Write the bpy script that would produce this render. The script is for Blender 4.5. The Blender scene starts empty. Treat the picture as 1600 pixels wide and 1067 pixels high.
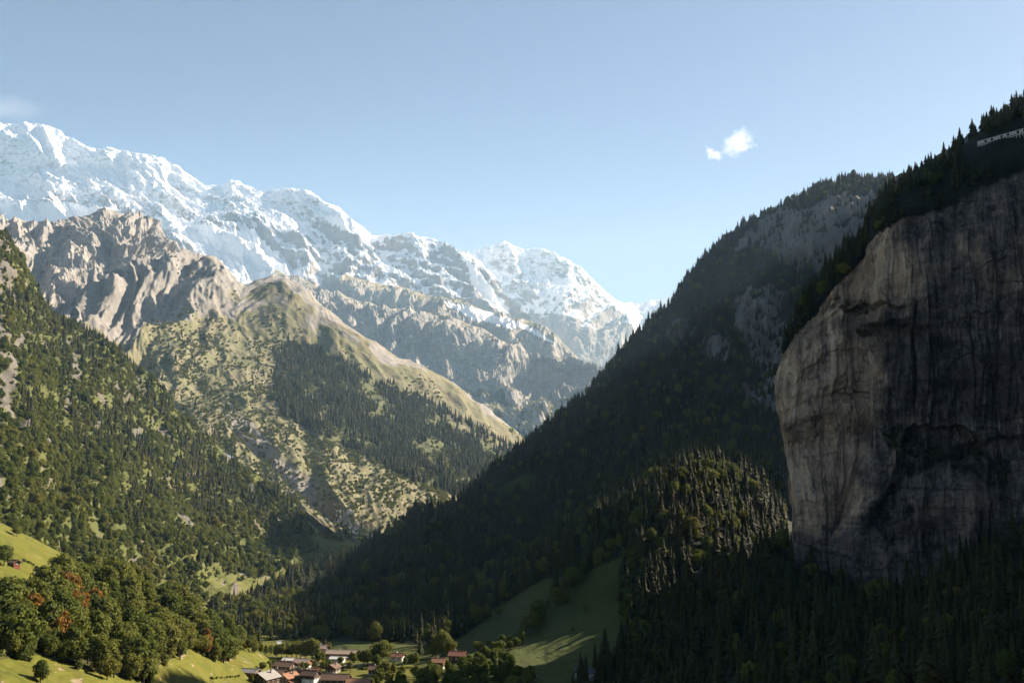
import bpy, math, random
import numpy as np

random.seed(7)
RNG = np.random.default_rng(11)
scene = bpy.context.scene
COL = scene.collection
R = math.radians

# ---------------------------------------------------------------- camera, sky, sun, exposure
F_PX, W_PX, H_PX, HORIZON = 1570.0, 1600.0, 1067.0, 760.0
CAM_Z = 130.0
PITCH = math.atan((HORIZON - H_PX / 2) / F_PX)
cam_d = bpy.data.cameras.new('camera')
cam = bpy.data.objects.new('camera', cam_d)
COL.objects.link(cam)
cam.location = (0, 0, CAM_Z)
cam.rotation_euler = (math.pi / 2 + PITCH, 0, 0)
cam_d.sensor_width = 36
cam_d.lens = 36 * F_PX / W_PX
cam_d.clip_start = 1
cam_d.clip_end = 60000
scene.camera = cam

SUN_AZ, SUN_EL = 60.0, 31.3          # azimuth clockwise from the view direction (+Y)
world = bpy.data.worlds.new('World')
scene.world = world
world.use_nodes = True
wn = world.node_tree
bg = wn.nodes['Background']
sky = wn.nodes.new('ShaderNodeTexSky')
sky.sky_type = 'NISHITA'
sky.sun_disc = False
sky.sun_elevation = R(SUN_EL)
sky.sun_rotation = R(SUN_AZ)
sky.altitude = 2000
sky.air_density = 0.6
sky.dust_density = 1.6
sky.ozone_density = 0.9
wn.links.new(sky.outputs[0], bg.inputs[0])
bg.inputs[1].default_value = 0.05

sun_d = bpy.data.lights.new('sun', 'SUN')
sun = bpy.data.objects.new('sun', sun_d)
COL.objects.link(sun)
sun_d.energy = 5.0
sun_d.angle = R(0.5)
sun_d.color = (1.0, 0.93, 0.82)
sun.rotation_euler = (R(90 - SUN_EL), 0, R(180 - SUN_AZ))
SUN = np.array([math.sin(R(SUN_AZ)) * math.cos(R(SUN_EL)), math.cos(R(SUN_AZ)) * math.cos(R(SUN_EL)), math.sin(R(SUN_EL))])

vs_ = scene.view_settings
scene.display_settings.display_device = 'sRGB'
vs_.view_transform = 'Standard'
vs_.look = 'None'
vs_.exposure = 1.62
vs_.gamma = 1.0
vs_.use_curve_mapping = False
cy = scene.cycles
cy.max_bounces = 6
cy.diffuse_bounces = 3
cy.glossy_bounces = 2
cy.transmission_bounces = 3
cy.volume_bounces = 1
cy.transparent_max_bounces = 6
cy.use_denoising = True
cy.use_adaptive_sampling = True
cy.adaptive_threshold = 0.01
cy.sample_clamp_indirect = 6
HAZE_DENSITY = 2.9e-5

# ---------------------------------------------------------------- pixel planning helpers (photo 1600x1067 -> world)
_c, _s = math.cos(PITCH), math.sin(PITCH)


def at(px, py, d):
    """world point at forward distance d seen at photo pixel px, py"""
    px, py, d = np.asarray(px, float), np.asarray(py, float), np.asarray(d, float)
    a, b = (px - W_PX / 2) / F_PX, (H_PX / 2 - py) / F_PX
    dy, dz = _c - b * _s, _s + b * _c
    k = d / dy
    return np.stack([a * k, d, CAM_Z + dz * k], -1)


def proj(P):
    x, y, z = P[..., 0], P[..., 1], P[..., 2] - CAM_Z
    fwd = y * _c + z * _s
    up = -y * _s + z * _c
    fwd = np.maximum(fwd, 1e-3)
    return W_PX / 2 + F_PX * x / fwd, H_PX / 2 - F_PX * up / fwd


def ground_depth(py, z=0.0):
    """forward distance at which photo row py meets height z"""
    b = (H_PX / 2 - py) / F_PX
    return (z - CAM_Z) * (_c - b * _s) / (_s + b * _c)


# ---------------------------------------------------------------- noise (numpy)
_perm = np.random.default_rng(5).permutation(512).astype(np.int64)
_ang = np.random.default_rng(6).random(512) * 2 * math.pi
_gx, _gy = np.cos(_ang), np.sin(_ang)


def perlin(x, y, seed=0):
    xi, yi = np.floor(x).astype(np.int64), np.floor(y).astype(np.int64)
    xf, yf = x - xi, y - yi
    u, v = xf ** 3 * (xf * (xf * 6 - 15) + 10), yf ** 3 * (yf * (yf * 6 - 15) + 10)

    def g(ix, iy, dx, dy):
        h = _perm[(_perm[(ix + seed * 17) & 511] + iy) & 511]
        return _gx[h] * dx + _gy[h] * dy
    a, b = g(xi, yi, xf, yf), g(xi + 1, yi, xf - 1, yf)
    c, d = g(xi, yi + 1, xf, yf - 1), g(xi + 1, yi + 1, xf - 1, yf - 1)
    return ((a + (b - a) * u) * (1 - v) + (c + (d - c) * u) * v) * 1.5


def fbm(x, y, o=5, gain=0.5, lac=2.03, seed=0):
    t, a = 0, 1.0
    for i in range(o):
        t = t + a * perlin(x, y, seed + i)
        x, y, a = x * lac + 3.1, y * lac + 7.7, a * gain
    return t


def ridged(x, y, o=5, gain=0.55, lac=2.07, seed=0, sharp=1.0):
    t, a, w = 0, 1.0, 1.0
    for i in range(o):
        n = 1 - np.abs(perlin(x, y, seed + i)) * sharp
        n = n * n * w
        t = t + a * n
        w = np.clip(n * 1.6, 0, 1)
        x, y, a = x * lac + 5.3, y * lac + 1.9, a * gain
    return t - 0.8


def sstep(a, b, x):
    t = np.clip((x - a) / (b - a), 0, 1)
    return t * t * (3 - 2 * t)


def in_poly(px, py, poly):
    r = np.zeros(np.shape(px), bool)
    n = len(poly)
    for i in range(n):
        x0, y0 = poly[i]
        x1, y1 = poly[(i + 1) % n]
        c = ((y0 > py) != (y1 > py))
        with np.errstate(divide='ignore', invalid='ignore'):
            xx = (x1 - x0) * (py - y0) / (y1 - y0 + 1e-9) + x0
        r ^= c & (px < xx)
    return r


# ---------------------------------------------------------------- object helpers
def props(o, label=None, cat=None, group=None, kind=None):
    if label: o['label'] = label
    if cat: o['category'] = cat
    if group: o['group'] = group
    if kind: o['kind'] = kind
    return o


def new_mesh(name, V, F, mat=None, smooth=False, mats=None, midx=None):
    me = bpy.data.meshes.new(name)
    me.from_pydata([tuple(v) for v in V], [], [tuple(f) for f in F])
    for m in (mats or ([mat] if mat else [])):
        me.materials.append(m)
    if midx is not None:
        me.polygons.foreach_set('material_index', np.asarray(midx, np.int32))
    if smooth:
        me.polygons.foreach_set('use_smooth', np.ones(len(me.polygons), bool))
    me.update()
    return me


def link(name, me, parent=None):
    o = bpy.data.objects.new(name, me)
    COL.objects.link(o)
    if parent is not None:
        o.parent = parent
    return o


def empty(name, loc, rz=0, label=None, cat=None, group=None):
    o = bpy.data.objects.new(name, None)
    COL.objects.link(o)
    o.location = loc
    o.rotation_euler = (0, 0, rz)
    o.empty_display_size = 1
    return props(o, label, cat, group)


def grid_mesh(name, P, mat, masks=None, smooth=True):
    nv, nu = P.shape[:2]
    me = bpy.data.meshes.new(name)
    n = nv * nu
    idx = np.arange(n).reshape(nv, nu)
    q = np.stack([idx[:-1, :-1], idx[:-1, 1:], idx[1:, 1:], idx[1:, :-1]], -1).reshape(-1, 4)
    me.vertices.add(n)
    me.vertices.foreach_set('co', P.reshape(-1).astype(np.float32))
    me.loops.add(q.size)
    me.loops.foreach_set('vertex_index', q.reshape(-1).astype(np.int32))
    me.polygons.add(len(q))
    me.polygons.foreach_set('loop_start', (np.arange(len(q)) * 4).astype(np.int32))
    me.polygons.foreach_set('use_smooth', np.full(len(q), smooth))
    me.update(calc_edges=True)
    me.validate()
    if masks is not None:
        at_ = me.attributes.new('mask', 'FLOAT_COLOR', 'POINT')
        at_.data.foreach_set('color', masks.reshape(-1).astype(np.float32))
    me.materials.append(mat)
    return me


def structure(name, P, mat, masks=None, smooth=True):
    o = link(name, grid_mesh(name, P, mat, masks, smooth))
    return props(o, kind='structure')


# ---------------------------------------------------------------- lofted landforms
def pchip(t, Y, tq):
    """Y (R, ...) at knots t, evaluated at tq; monotone cubic"""
    h = np.diff(t)
    hh = h.reshape((-1,) + (1,) * (Y.ndim - 1))
    d = np.diff(Y, axis=0) / hh
    m = np.zeros_like(Y)
    if len(t) > 2:
        w1, w2 = (2 * hh[1:] + hh[:-1]), (hh[1:] + 2 * hh[:-1])
        with np.errstate(divide='ignore', invalid='ignore'):
            mm = (w1 + w2) / (w1 / d[:-1] + w2 / d[1:])
        m[1:-1] = np.where(d[:-1] * d[1:] > 0, mm, 0)
    m[0], m[-1] = d[0], d[-1]
    k = np.clip(np.searchsorted(t, tq, 'right') - 1, 0, len(t) - 2)
    s = ((tq - t[k]) / h[k]).reshape((-1,) + (1,) * (Y.ndim - 1))
    H = h[k].reshape((-1,) + (1,) * (Y.ndim - 1))
    return ((1 + 2 * s) * (1 - s) ** 2 * Y[k] + s * (1 - s) ** 2 * H * m[k]
            + s * s * (3 - 2 * s) * Y[k + 1] + s * s * (s - 1) * H * m[k + 1])


def loft(rows, nu, nv, far=1.0):
    """rows: polylines of (px, py, distance), top to bottom; returns points, metre coordinates u, v and the row parameter"""
    us = np.linspace(0, 1, nu)
    G, px_rows = [], []
    for row in rows:
        a = np.array(row, float)
        t = (a[:, 0] - a[0, 0]) / (a[-1, 0] - a[0, 0])
        q = np.stack([np.interp(us, t, a[:, k]) for k in range(3)], -1)
        px_rows.append(q[:, :2])
        G.append(at(q[:, 0], q[:, 1], q[:, 2] * far))
    G, Q = np.array(G), np.array(px_rows)
    dpx = np.linalg.norm(np.diff(Q, axis=0), axis=2).mean(1)
    t = np.concatenate([[0], np.cumsum(np.maximum(dpx, 8))])
    tq = np.linspace(0, t[-1], nv)
    P = pchip(t, G, tq)
    rp = np.interp(tq, t, np.arange(len(rows)))
    du = np.linalg.norm(np.diff(P, axis=1), axis=2)
    u = np.concatenate([[0], np.cumsum(du.mean(0))])[None, :].repeat(nv, 0)
    dv = np.linalg.norm(np.diff(P, axis=0), axis=2)
    v = np.concatenate([[0], np.cumsum(dv.mean(1))])[:, None].repeat(nu, 1)
    return P, u / far, v / far, rp[:, None].repeat(nu, 1)


def normals(P):
    a, b = np.gradient(P, axis=1), np.gradient(P, axis=0)
    n = np.cross(a, b)
    n /= np.linalg.norm(n, axis=2, keepdims=True) + 1e-9
    if (n[..., 2].mean() < 0):
        n = -n
    return n


def blur(A, k):
    for _ in range(k):
        B = A.copy()
        B[1:-1] = (A[:-2] + 2 * A[1:-1] + A[2:]) / 4
        A = B.copy()
        A[:, 1:-1] = (B[:, :-2] + 2 * B[:, 1:-1] + B[:, 2:]) / 4
    return A


def behind(row, dd, dpy):
    return [(p[0], p[1] + dpy, p[2] + dd) for p in row]


# ---------------------------------------------------------------- materials
def nodes_of(name):
    m = bpy.data.materials.new(name)
    m.use_nodes = True
    nt = m.node_tree
    return m, nt, nt.nodes['Principled BSDF']


class NB:
    """small node-building helper"""
    def __init__(self, nt):
        self.nt = nt

    def n(self, typ, **kw):
        nd = self.nt.nodes.new(typ)
        for k, v in kw.items():
            setattr(nd, k, v)
        return nd

    def l(self, a, b):
        self.nt.links.new(a, b)

    def pos(self, sx, sy, sz, rot=None):
        g = self.n('ShaderNodeNewGeometry')
        mp = self.n('ShaderNodeMapping')
        mp.inputs['Scale'].default_value = (sx, sy, sz)
        if rot: mp.inputs['Rotation'].default_value = rot
        self.l(g.outputs['Position'], mp.inputs['Vector'])
        return mp.outputs[0]

    def noise(self, vec, scale, detail=6, rough=0.55, dist=0.0):
        t = self.n('ShaderNodeTexNoise')
        t.inputs['Scale'].default_value = scale
        t.inputs['Detail'].default_value = detail
        t.inputs['Roughness'].default_value = rough
        t.inputs['Distortion'].default_value = dist
        if vec is not None: self.l(vec, t.inputs['Vector'])
        return t.outputs[0]

    def ramp(self, fac, stops):
        r = self.n('ShaderNodeValToRGB')
        e = r.color_ramp.elements
        while len(e) < len(stops): e.new(0.5)
        for i, (p, c) in enumerate(stops):
            e[i].position = p
            e[i].color = (c, c, c, 1) if isinstance(c, (int, float)) else (*c, 1)
        self.l(fac, r.inputs[0])
        return r.outputs[0]

    def mix(self, fac, a, b, mode='MIX'):
        m = self.n('ShaderNodeMix', data_type='RGBA', blend_type=mode)
        for sock, val in ((m.inputs[0], fac), (m.inputs[6], a), (m.inputs[7], b)):
            if isinstance(val, (int, float)): sock.default_value = val
            elif isinstance(val, tuple): sock.default_value = (*val, 1)
            else: self.l(val, sock)
        return m.outputs[2]

    def math(self, op, a, b=0.0, c=0.0, clamp=False):
        m = self.n('ShaderNodeMath', operation=op, use_clamp=clamp)
        for i, val in enumerate((a, b, c)):
            if isinstance(val, (int, float)): m.inputs[i].default_value = val
            else: self.l(val, m.inputs[i])
        return m.outputs[0]

    def bump(self, h, strength, dist):
        b = self.n('ShaderNodeBump')
        b.inputs['Strength'].default_value = strength
        b.inputs['Distance'].default_value = dist
        self.l(h, b.inputs['Height'])
        return b.outputs[0]


def simple(name, col, rough=0.8, spec=0.2, var=0.25, scale=1.5, metal=0.0):
    m, nt, p = nodes_of(name)
    b = NB(nt)
    tc = b.n('ShaderNodeTexCoord')
    f = b.noise(tc.outputs['Object'], scale, 5)
    dark = tuple(c * (1 - var) for c in col)
    lite = tuple(min(1, c * (1 + var)) for c in col)
    b.l(b.ramp(f, [(0.3, dark), (0.7, lite)]), p.inputs['Base Color'])
    p.inputs['Roughness'].default_value = rough
    p.inputs['Specular IOR Level'].default_value = spec
    p.inputs['Metallic'].default_value = metal
    return m


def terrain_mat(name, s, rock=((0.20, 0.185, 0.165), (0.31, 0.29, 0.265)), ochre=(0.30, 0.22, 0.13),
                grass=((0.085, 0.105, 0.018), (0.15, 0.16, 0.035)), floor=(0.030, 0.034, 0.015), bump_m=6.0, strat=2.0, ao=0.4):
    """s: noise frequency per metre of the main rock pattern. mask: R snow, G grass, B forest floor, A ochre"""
    m, nt, p = nodes_of(name)
    b = NB(nt)
    at_ = b.n('ShaderNodeAttribute', attribute_name='mask')
    sep = b.n('ShaderNodeSeparateColor')
    b.l(at_.outputs['Color'], sep.inputs[0])
    v1 = b.pos(s, s, s * strat)
    n1 = b.noise(v1, 1.0, 9, 0.62, 0.4)
    n2 = b.noise(b.pos(s * 5, s * 5, s * 5 * strat), 1.0, 6, 0.6)
    n3 = b.noise(b.pos(s * 0.35, s * 0.35, s * 0.35), 1.0, 6, 0.55)
    rk = b.ramp(n1, [(0.32, rock[0]), (0.66, rock[1])])
    rk = b.mix(b.ramp(n2, [(0.35, 0.0), (0.55, 1.0)]), b.mix(0.4, rk, (0.10, 0.092, 0.085)), rk)
    rk = b.mix(b.math('MULTIPLY', at_.outputs['Alpha'], b.ramp(n3, [(0.4, 0.2), (0.6, 1.0)])), rk, ochre)
    gr = b.ramp(n3, [(0.35, grass[0]), (0.65, grass[1])])
    gr = b.mix(b.ramp(n2, [(0.3, 0.45), (0.6, 0.0)]), gr, tuple(c * 0.55 for c in grass[0]))

    n4 = b.noise(b.pos(s * 1.3, s * 3.2, s, (0, 0, 0.5)), 1.0, 5, 0.65)
    gr = b.mix(b.ramp(n4, [(0.40, 0.0), (0.62, 0.55)]), gr, (grass[1][0] * 1.12, grass[1][1] * 0.92, grass[1][2] * 1.3))
    gr = b.mix(b.ramp(n4, [(0.26, 0.5), (0.42, 0.0)]), gr, tuple(c * 0.6 for c in grass[0]))

    def edge(mask, noise, k, w):
        t = b.math('MULTIPLY_ADD', b.math('SUBTRACT', noise, 0.5), k, mask)
        return b.math('MULTIPLY_ADD', b.math('SUBTRACT', t, 0.5), 1.0 / w, 0.5, clamp=True)
    c = b.mix(edge(sep.outputs[1], n1, 1.6, 0.25), rk, gr)
    c = b.mix(edge(sep.outputs[2], n2, 0.8, 0.4), c, floor)
    sn = edge(sep.outputs[0], b.math('MULTIPLY_ADD', n2, 0.6, b.math('MULTIPLY', n1, 0.4)), 0.9, 0.16)
    c = b.mix(sn, c, (0.74, 0.76, 0.80))
    b.l(c, p.inputs['Base Color'])
    p.inputs['Roughness'].default_value = 0.92
    p.inputs['Specular IOR Level'].default_value = 0.15
    h = b.math('MULTIPLY_ADD', n2, 0.45, n1)
    b.l(b.bump(h, 0.9, bump_m), p.inputs['Normal'])
    return m


# ---------------------------------------------------------------- terrain
def finish(P, nrm, d):
    return P + nrm * d[..., None]


def rgba(r, g, b_, a):
    return np.clip(np.stack([r, g, b_, a], -1), 0, 1)


LAND = {}
FAR = 1.7        # the snow mountains and the ridges below them stand this much farther than first planned


def land(name, key, P, mat, masks, smooth=True):
    o = structure(name, P, mat, masks, smooth)
    LAND[key] = (P, masks)
    return o


# --- far central peak
M_FAR = terrain_mat('far_rock_and_snow', 1 / 500.0, rock=((0.17, 0.16, 0.15), (0.29, 0.27, 0.25)), bump_m=22, strat=2.6)
rows = [
    [(560, 520, 11500), (860, 480, 11500), (1250, 520, 11500)],
    [(600, 440, 9700), (700, 420, 9600), (732, 403, 9500), (740, 393, 9500), (760, 386, 9450), (777, 381, 9400), (795, 382, 9400), (807, 388, 9350), (820, 392, 9300),
     (845, 391, 9300), (860, 398, 9300), (870, 408, 9300), (890, 411, 9300), (910, 420, 9300), (925, 435, 9400), (940, 449, 9500), (960, 470, 9700), (975, 476, 9900),
     (985, 474, 10000), (1000, 477, 10000), (1015, 469, 10000), (1030, 470, 10000), (1050, 465, 9900), (1062, 459, 9900), (1080, 450, 9900), (1130, 440, 9800), (1250, 450, 9800)],
    [(600, 490, 9200), (760, 432, 9100), (800, 440, 9000), (860, 440, 8900), (930, 485, 9100), (1000, 500, 9400), (1250, 500, 9300)],
    [(600, 540, 8800), (760, 505, 8800), (830, 510, 8500), (900, 510, 8400), (960, 540, 8700), (1030, 545, 8800), (1250, 560, 8700)],
    [(600, 700, 8300), (760, 680, 8200), (900, 660, 7900), (1000, 670, 8200), (1250, 700, 8200)],
]
P, u, v, rp = loft(rows, 420, 210, FAR)
nr = normals(blur(P, 6))
fade = sstep(0.95, 1.5, rp) * 0.92 + 0.08
w = fbm(u / 900, v / 900, 3, seed=3) * 120
d = (ridged((u + w + v * 0.25) / 620, v / 1300, 6, 0.56, seed=1) * 85 + fbm(u / 160, v / 160, 5, seed=9) * 22) * fade
P2 = finish(P, nr, d * FAR)
P2[..., 2] += ridged((u + v * 0.3) / 120, (v - u * 0.25) / 75, 4, 0.55, seed=4) * 15 * FAR
n2 = normals(P2)
zs = CAM_Z + (P2[..., 2] - CAM_Z) / FAR
px_, py_ = proj(P2)
snow = sstep(1250, 1950, zs + fbm(u / 300, v / 300, 4, seed=21) * 380) * sstep(0.28, 0.62, n2[..., 2] + fbm(u / 100, (v - u * 0.2) / 42, 4, 0.65, seed=12) * 0.16) * 0.95
snow = np.maximum(snow, sstep(1500, 1900, zs) * 0.48)
snow = np.maximum(snow, 0.95 * in_poly(px_, py_, [(732, 405), (762, 386), (760, 420), (800, 430), (775, 440), (800, 490), (760, 480)]))
snow = np.maximum(snow, 0.9 * in_poly(px_, py_, [(955, 470), (1070, 470), (1060, 500), (1000, 540), (985, 500)]))
land('mountain', 'peak', P2, M_FAR, rgba(snow, snow * 0, snow * 0, snow * 0 + 0.15), False)

# --- long snow range at the left
rows = [
    [(-260, 330, 9600), (400, 440, 9600), (960, 640, 9600)],
    [(-260, 215, 8300), (-60, 202, 8100), (0, 199, 8000), (20, 199, 8000), (37, 195, 8000), (55, 197, 7950), (80, 200, 7900), (95, 207, 7900), (100, 216, 7900), (115, 225, 7900), (135, 238, 7900),
     (160, 241, 7900), (175, 241, 7900), (195, 247, 7850), (225, 247, 7800), (255, 257, 7800), (280, 266, 7800), (300, 278, 7800), (318, 291, 7800), (345, 292, 7800), (360, 281, 7750), (375, 285, 7750),
     (400, 298, 7700), (413, 303, 7700), (425, 299, 7700), (450, 296, 7650), (465, 300, 7600), (485, 306, 7600), (500, 316, 7600), (530, 326, 7600), (550, 345, 7600), (565, 355, 7600), (580, 372, 7600),
     (590, 375, 7600), (615, 374, 7600), (630, 371, 7550), (660, 373, 7500), (690, 390, 7500), (705, 398, 7450), (728, 404, 7400), (748, 420, 7350), (760, 440, 7300), (776, 470, 7250), (800, 491, 7200),
     (850, 540, 7100), (960, 660, 7000)],
    [(-260, 290, 7500), (0, 285, 7400), (100, 300, 7300), (250, 330, 7150), (330, 350, 7000), (400, 370, 6950), (500, 410, 6850), (600, 440, 6800), (700, 455, 6750), (760, 480, 6750), (960, 680, 6700)],
    [(-260, 345, 6900), (0, 340, 6800), (100, 345, 6700), (200, 385, 6500), (330, 420, 6300), (400, 460, 6150), (500, 500, 6050), (600, 520, 6000), (700, 530, 6000), (800, 560, 6100), (960, 720, 6200)],
    [(-260, 520, 6000), (0, 520, 5900), (400, 640, 5500), (700, 700, 5400), (960, 800, 5600)],
]
P, u, v, rp = loft(rows, 760, 260, FAR)
nr = normals(blur(P, 8))
fade = sstep(0.95, 1.5, rp) * 0.92 + 0.08
w = fbm(u / 1100, v / 1100, 3, seed=33) * 160
d = (ridged((u + w - v * 0.35) / 760, v / 1500, 7, 0.52, seed=41) * 105 + fbm(u / 170, v / 120, 5, seed=49) * 22) * fade
# hard strata bands slanting down to the right
d += ridged(u / 1500 + 0.3, (v - u * 0.30) / 210, 3, 0.5, seed=44) * 34 * fade * sstep(0.95, 1.2, rp)
P2 = finish(P, nr, d * FAR)
P2[..., 2] += ridged((u + v * 0.4) / 110, (v - u * 0.3) / 60, 4, 0.55, seed=54) * 12 * FAR
n2 = normals(P2)
zs = CAM_Z + (P2[..., 2] - CAM_Z) / FAR
px_, py_ = proj(P2)
lo = np.interp(px_, [-260, 0, 200, 330, 500, 700, 960], [1780, 1800, 1730, 1500, 1380, 1330, 1400])
snow = sstep(-260, 300, zs - lo + fbm(u / 420, v / 420, 4, seed=61) * 300) * (0.32 + 0.24 * sstep(1700, 2500, zs) + 0.45 * sstep(0.42, 0.72, n2[..., 2] + fbm((u + v * 0.5) / 90, (v - u * 0.3) / 38, 4, 0.6, seed=52) * 0.15))
snow = np.clip(snow + fbm(u / 45, v / 30, 3, 0.6, seed=57) * 0.08 * (snow > 0.2), 0, 1)
GLAC = [[(-60, 300), (60, 318), (160, 322), (165, 333), (90, 356), (-60, 345)], [(290, 350), (400, 362), (420, 390), (470, 430), (500, 466), (440, 440), (372, 442), (350, 420), (250, 350)],
        [(575, 445), (610, 440), (650, 470), (690, 488), (640, 500), (600, 470)], [(500, 300), (545, 330), (560, 360), (520, 350), (500, 330)], [(728, 400), (760, 440), (800, 492), (770, 480), (735, 440)]]
for g in GLAC:
    ins = in_poly(px_ + 7 * perlin(u / 180, v / 180, 3), py_ + 5 * perlin(u / 150, v / 150, 8), g)
    snow = np.where(ins, 1.0, snow)
grass = sstep(900, 500, zs) * 0.5
land('mountain', 'range', P2, M_FAR, rgba(snow, grass, snow * 0, snow * 0 + 0.12), False)

# --- shaded rock ridges below the range
M_MID = terrain_mat('mid_rock', 1 / 160.0, rock=((0.18, 0.170, 0.157), (0.32, 0.300, 0.275)), grass=((0.13, 0.128, 0.055), (0.20, 0.185, 0.09)), bump_m=11, strat=2.0)
crest4 = [(540, 430, 5900), (600, 445, 5900), (660, 462, 5800), (700, 468, 5700), (728, 471, 5650), (770, 488, 5600), (812, 502, 5500), (832, 505, 5500), (846, 516, 5450), (869, 530, 5400), (897, 552, 5300), (925, 575, 5200), (940, 588, 5150), (980, 640, 5100)]
rows = [behind(crest4, 700, 25), crest4,
        [(520, 520, 5500), (700, 535, 5250), (800, 560, 5150), (860, 580, 5050), (930, 600, 4950), (980, 660, 4900)],
        [(500, 680, 5000), (700, 690, 4800), (980, 720, 4600)]]
P, u, v, rp = loft(rows, 330, 130, FAR)
nr = normals(blur(P, 5))
fade = sstep(0.95, 1.6, rp) * 0.85 + 0.15
d = (ridged((u + fbm(u / 500, v / 500, 3, seed=71) * 80) / 330, v / 900, 6, 0.56, seed=72) * 70 + ridged((u + v * 0.3) / 85, v / 150, 5, 0.6, seed=74) * 17 + fbm(u / 40, v / 40, 4, seed=73) * 8) * fade
P2 = finish(P, nr, d * FAR)
n2 = normals(P2)
px_, py_ = proj(P2)
snow = np.where(in_poly(px_, py_ + 4 * perlin(u / 90, v / 90, 2), [(690, 468), (760, 486), (800, 500), (840, 514), (870, 540), (820, 515), (740, 500), (700, 480)]), 0.8, 0.0)
grass = sstep(0.5, 0.75, n2[..., 2] + fbm(u / 150, v / 150, 4, seed=75) * 0.15) * 0.75
land('mountain_ridge', 'ridge4', P2, M_MID, rgba(snow, grass, snow * 0, snow * 0 + 0.1), False)

crest3 = [(430, 420, 4900), (470, 440, 4900), (520, 462, 4850), (570, 478, 4800), (620, 488, 4750), (670, 494, 4700), (698, 497, 4650), (751, 513, 4600), (793, 541, 4550), (840, 563, 4450), (869, 572, 4400), (913, 583, 4300), (945, 594, 4250), (990, 620, 4200)]
rows = [behind(crest3, 600, 25), crest3,
        [(420, 520, 4550), (560, 545, 4400), (640, 560, 4350), (700, 575, 4300), (760, 590, 4200), (830, 600, 4150), (900, 610, 4000), (990, 640, 3900)],
        [(420, 620, 4200), (640, 640, 4050), (740, 640, 3900), (800, 640, 3750), (860, 655, 3600), (990, 680, 3500)],
        [(420, 760, 3900), (700, 760, 3500), (830, 730, 3200), (990, 760, 3100)]]
P, u, v, rp = loft(rows, 420, 190, FAR)
nr = normals(blur(P, 5))
fade = sstep(0.95, 1.7, rp) * 0.85 + 0.15
low = sstep(2.1, 2.9, rp)
w = fbm(u / 500, v / 500, 3, seed=81) * 90
d = ((ridged((u + w + v * 0.45) / 300, v / 850, 6, 0.55, seed=82) * 85 + ridged((u + v * 0.3) / 75, v / 140, 5, 0.6, seed=88) * 15 + ridged(u / 26, v / 32, 3, 0.6, seed=89) * 4) * (1 - 0.6 * low) + fbm(u / 60, v / 60, 5, seed=83) * 11 + ridged(u / 150, v / 150, 4, seed=86) * 24 * low) * fade
P2 = finish(P, nr, d * FAR)
n2 = normals(P2)
px_, py_ = proj(P2)
grass = sstep(0.55, 0.8, n2[..., 2] + fbm(u / 120, v / 120, 4, seed=85) * 0.2) * (0.55 + 0.45 * low) + 0.25 * low
fl = sstep(0.1, 0.5, fbm(u / 110, v / 110, 5, seed=87)) * low * 0.75
land('mountain_ridge', 'ridge3', P2, M_MID, rgba(grass * 0, grass, fl, fl * 0 + 0.1), False)

# --- grey rock bastion at the left
crest1 = [(-220, 318, 4300), (-100, 330, 4300), (0, 342, 4300), (40, 348, 4300), (75, 352, 4250), (105, 345, 4200), (140, 337, 4150), (165, 326, 4150), (185, 333, 4150), (205, 338, 4150), (240, 343, 4100), (249, 352, 4100), (253, 374, 4050),
          (275, 379, 4050), (282, 400, 4000), (310, 412, 4000), (340, 422, 4000), (370, 445, 4000), (420, 500, 4000)]
rows = [behind(crest1, 700, 20), crest1,
        [(-220, 370, 4050), (0, 380, 3950), (85, 372, 4000), (110, 372, 4030), (165, 362, 3950), (190, 368, 3850), (240, 385, 3870), (262, 400, 3920), (290, 420, 3900), (340, 440, 3900), (420, 520, 3900)],
        [(-220, 420, 3750), (0, 425, 3650), (85, 408, 3750), (120, 405, 3720), (170, 412, 3620), (195, 420, 3580), (240, 425, 3650), (262, 430, 3750), (290, 440, 3800), (340, 465, 3800), (420, 540, 3800)],
        [(-220, 480, 3450), (0, 490, 3350), (85, 470, 3420), (150, 480, 3350), (200, 485, 3350), (240, 480, 3450), (300, 500, 3550), (420, 580, 3550)],
        [(-220, 600, 3000), (0, 620, 2900), (150, 620, 2900), (300, 620, 3100), (420, 680, 3200)]]
# the bastion swings away to the right, so that its faces look up the valley into the sun
rows = [[(p[0], p[1], p[2] + (p[0] - 130) * 2.3) for p in r_] for r_ in rows]
P, u, v, rp = loft(rows, 400, 230)
nr = normals(blur(P, 4))
fade = sstep(0.9, 1.15, rp) * 0.85 + 0.15
w = fbm(u / 400, v / 400, 3, seed=91) * 70
d = (ridged((u + w) / 260, v / 480, 7, 0.56, seed=92) * 62 + fbm(u / 45, v / 35, 5, seed=93) * 9) * fade
d += ridged(u / 500, (v + u * 0.2) / 95, 4, 0.5, seed=94) * 17 * fade
d = d * 0.8 + (-np.abs(perlin((u + w * 0.4) / 90, v / 190, 96)) * 42 - np.abs(perlin((u - w * 0.3) / 42, v / 80, 97)) * 20 - np.abs(perlin(u / 19, v / 28, 98)) * 9 - np.abs(perlin(u / 9, v / 12, 99)) * 4) * fade
P2 = finish(P, nr, d)
n2 = normals(P2)
px_, py_ = proj(P2)
grass = sstep(0.6, 0.85, n2[..., 2] + fbm(u / 120, v / 120, 4, seed=95) * 0.2) * sstep(2.5, 3.6, rp + fbm(u / 200, v / 200, 3, seed=97) * 0.5) * 0.6
snow = np.where(in_poly(px_, py_, [(248, 350), (300, 380), (345, 400), (360, 425), (290, 396), (255, 372)]), 0.55 + perlin(u / 60, v / 60, 5), 0)
land('rocky_mountain', 'bastion', P2, M_MID, rgba(snow * 0, grass, snow * 0, 0.10 + snow * 0), False)

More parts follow.
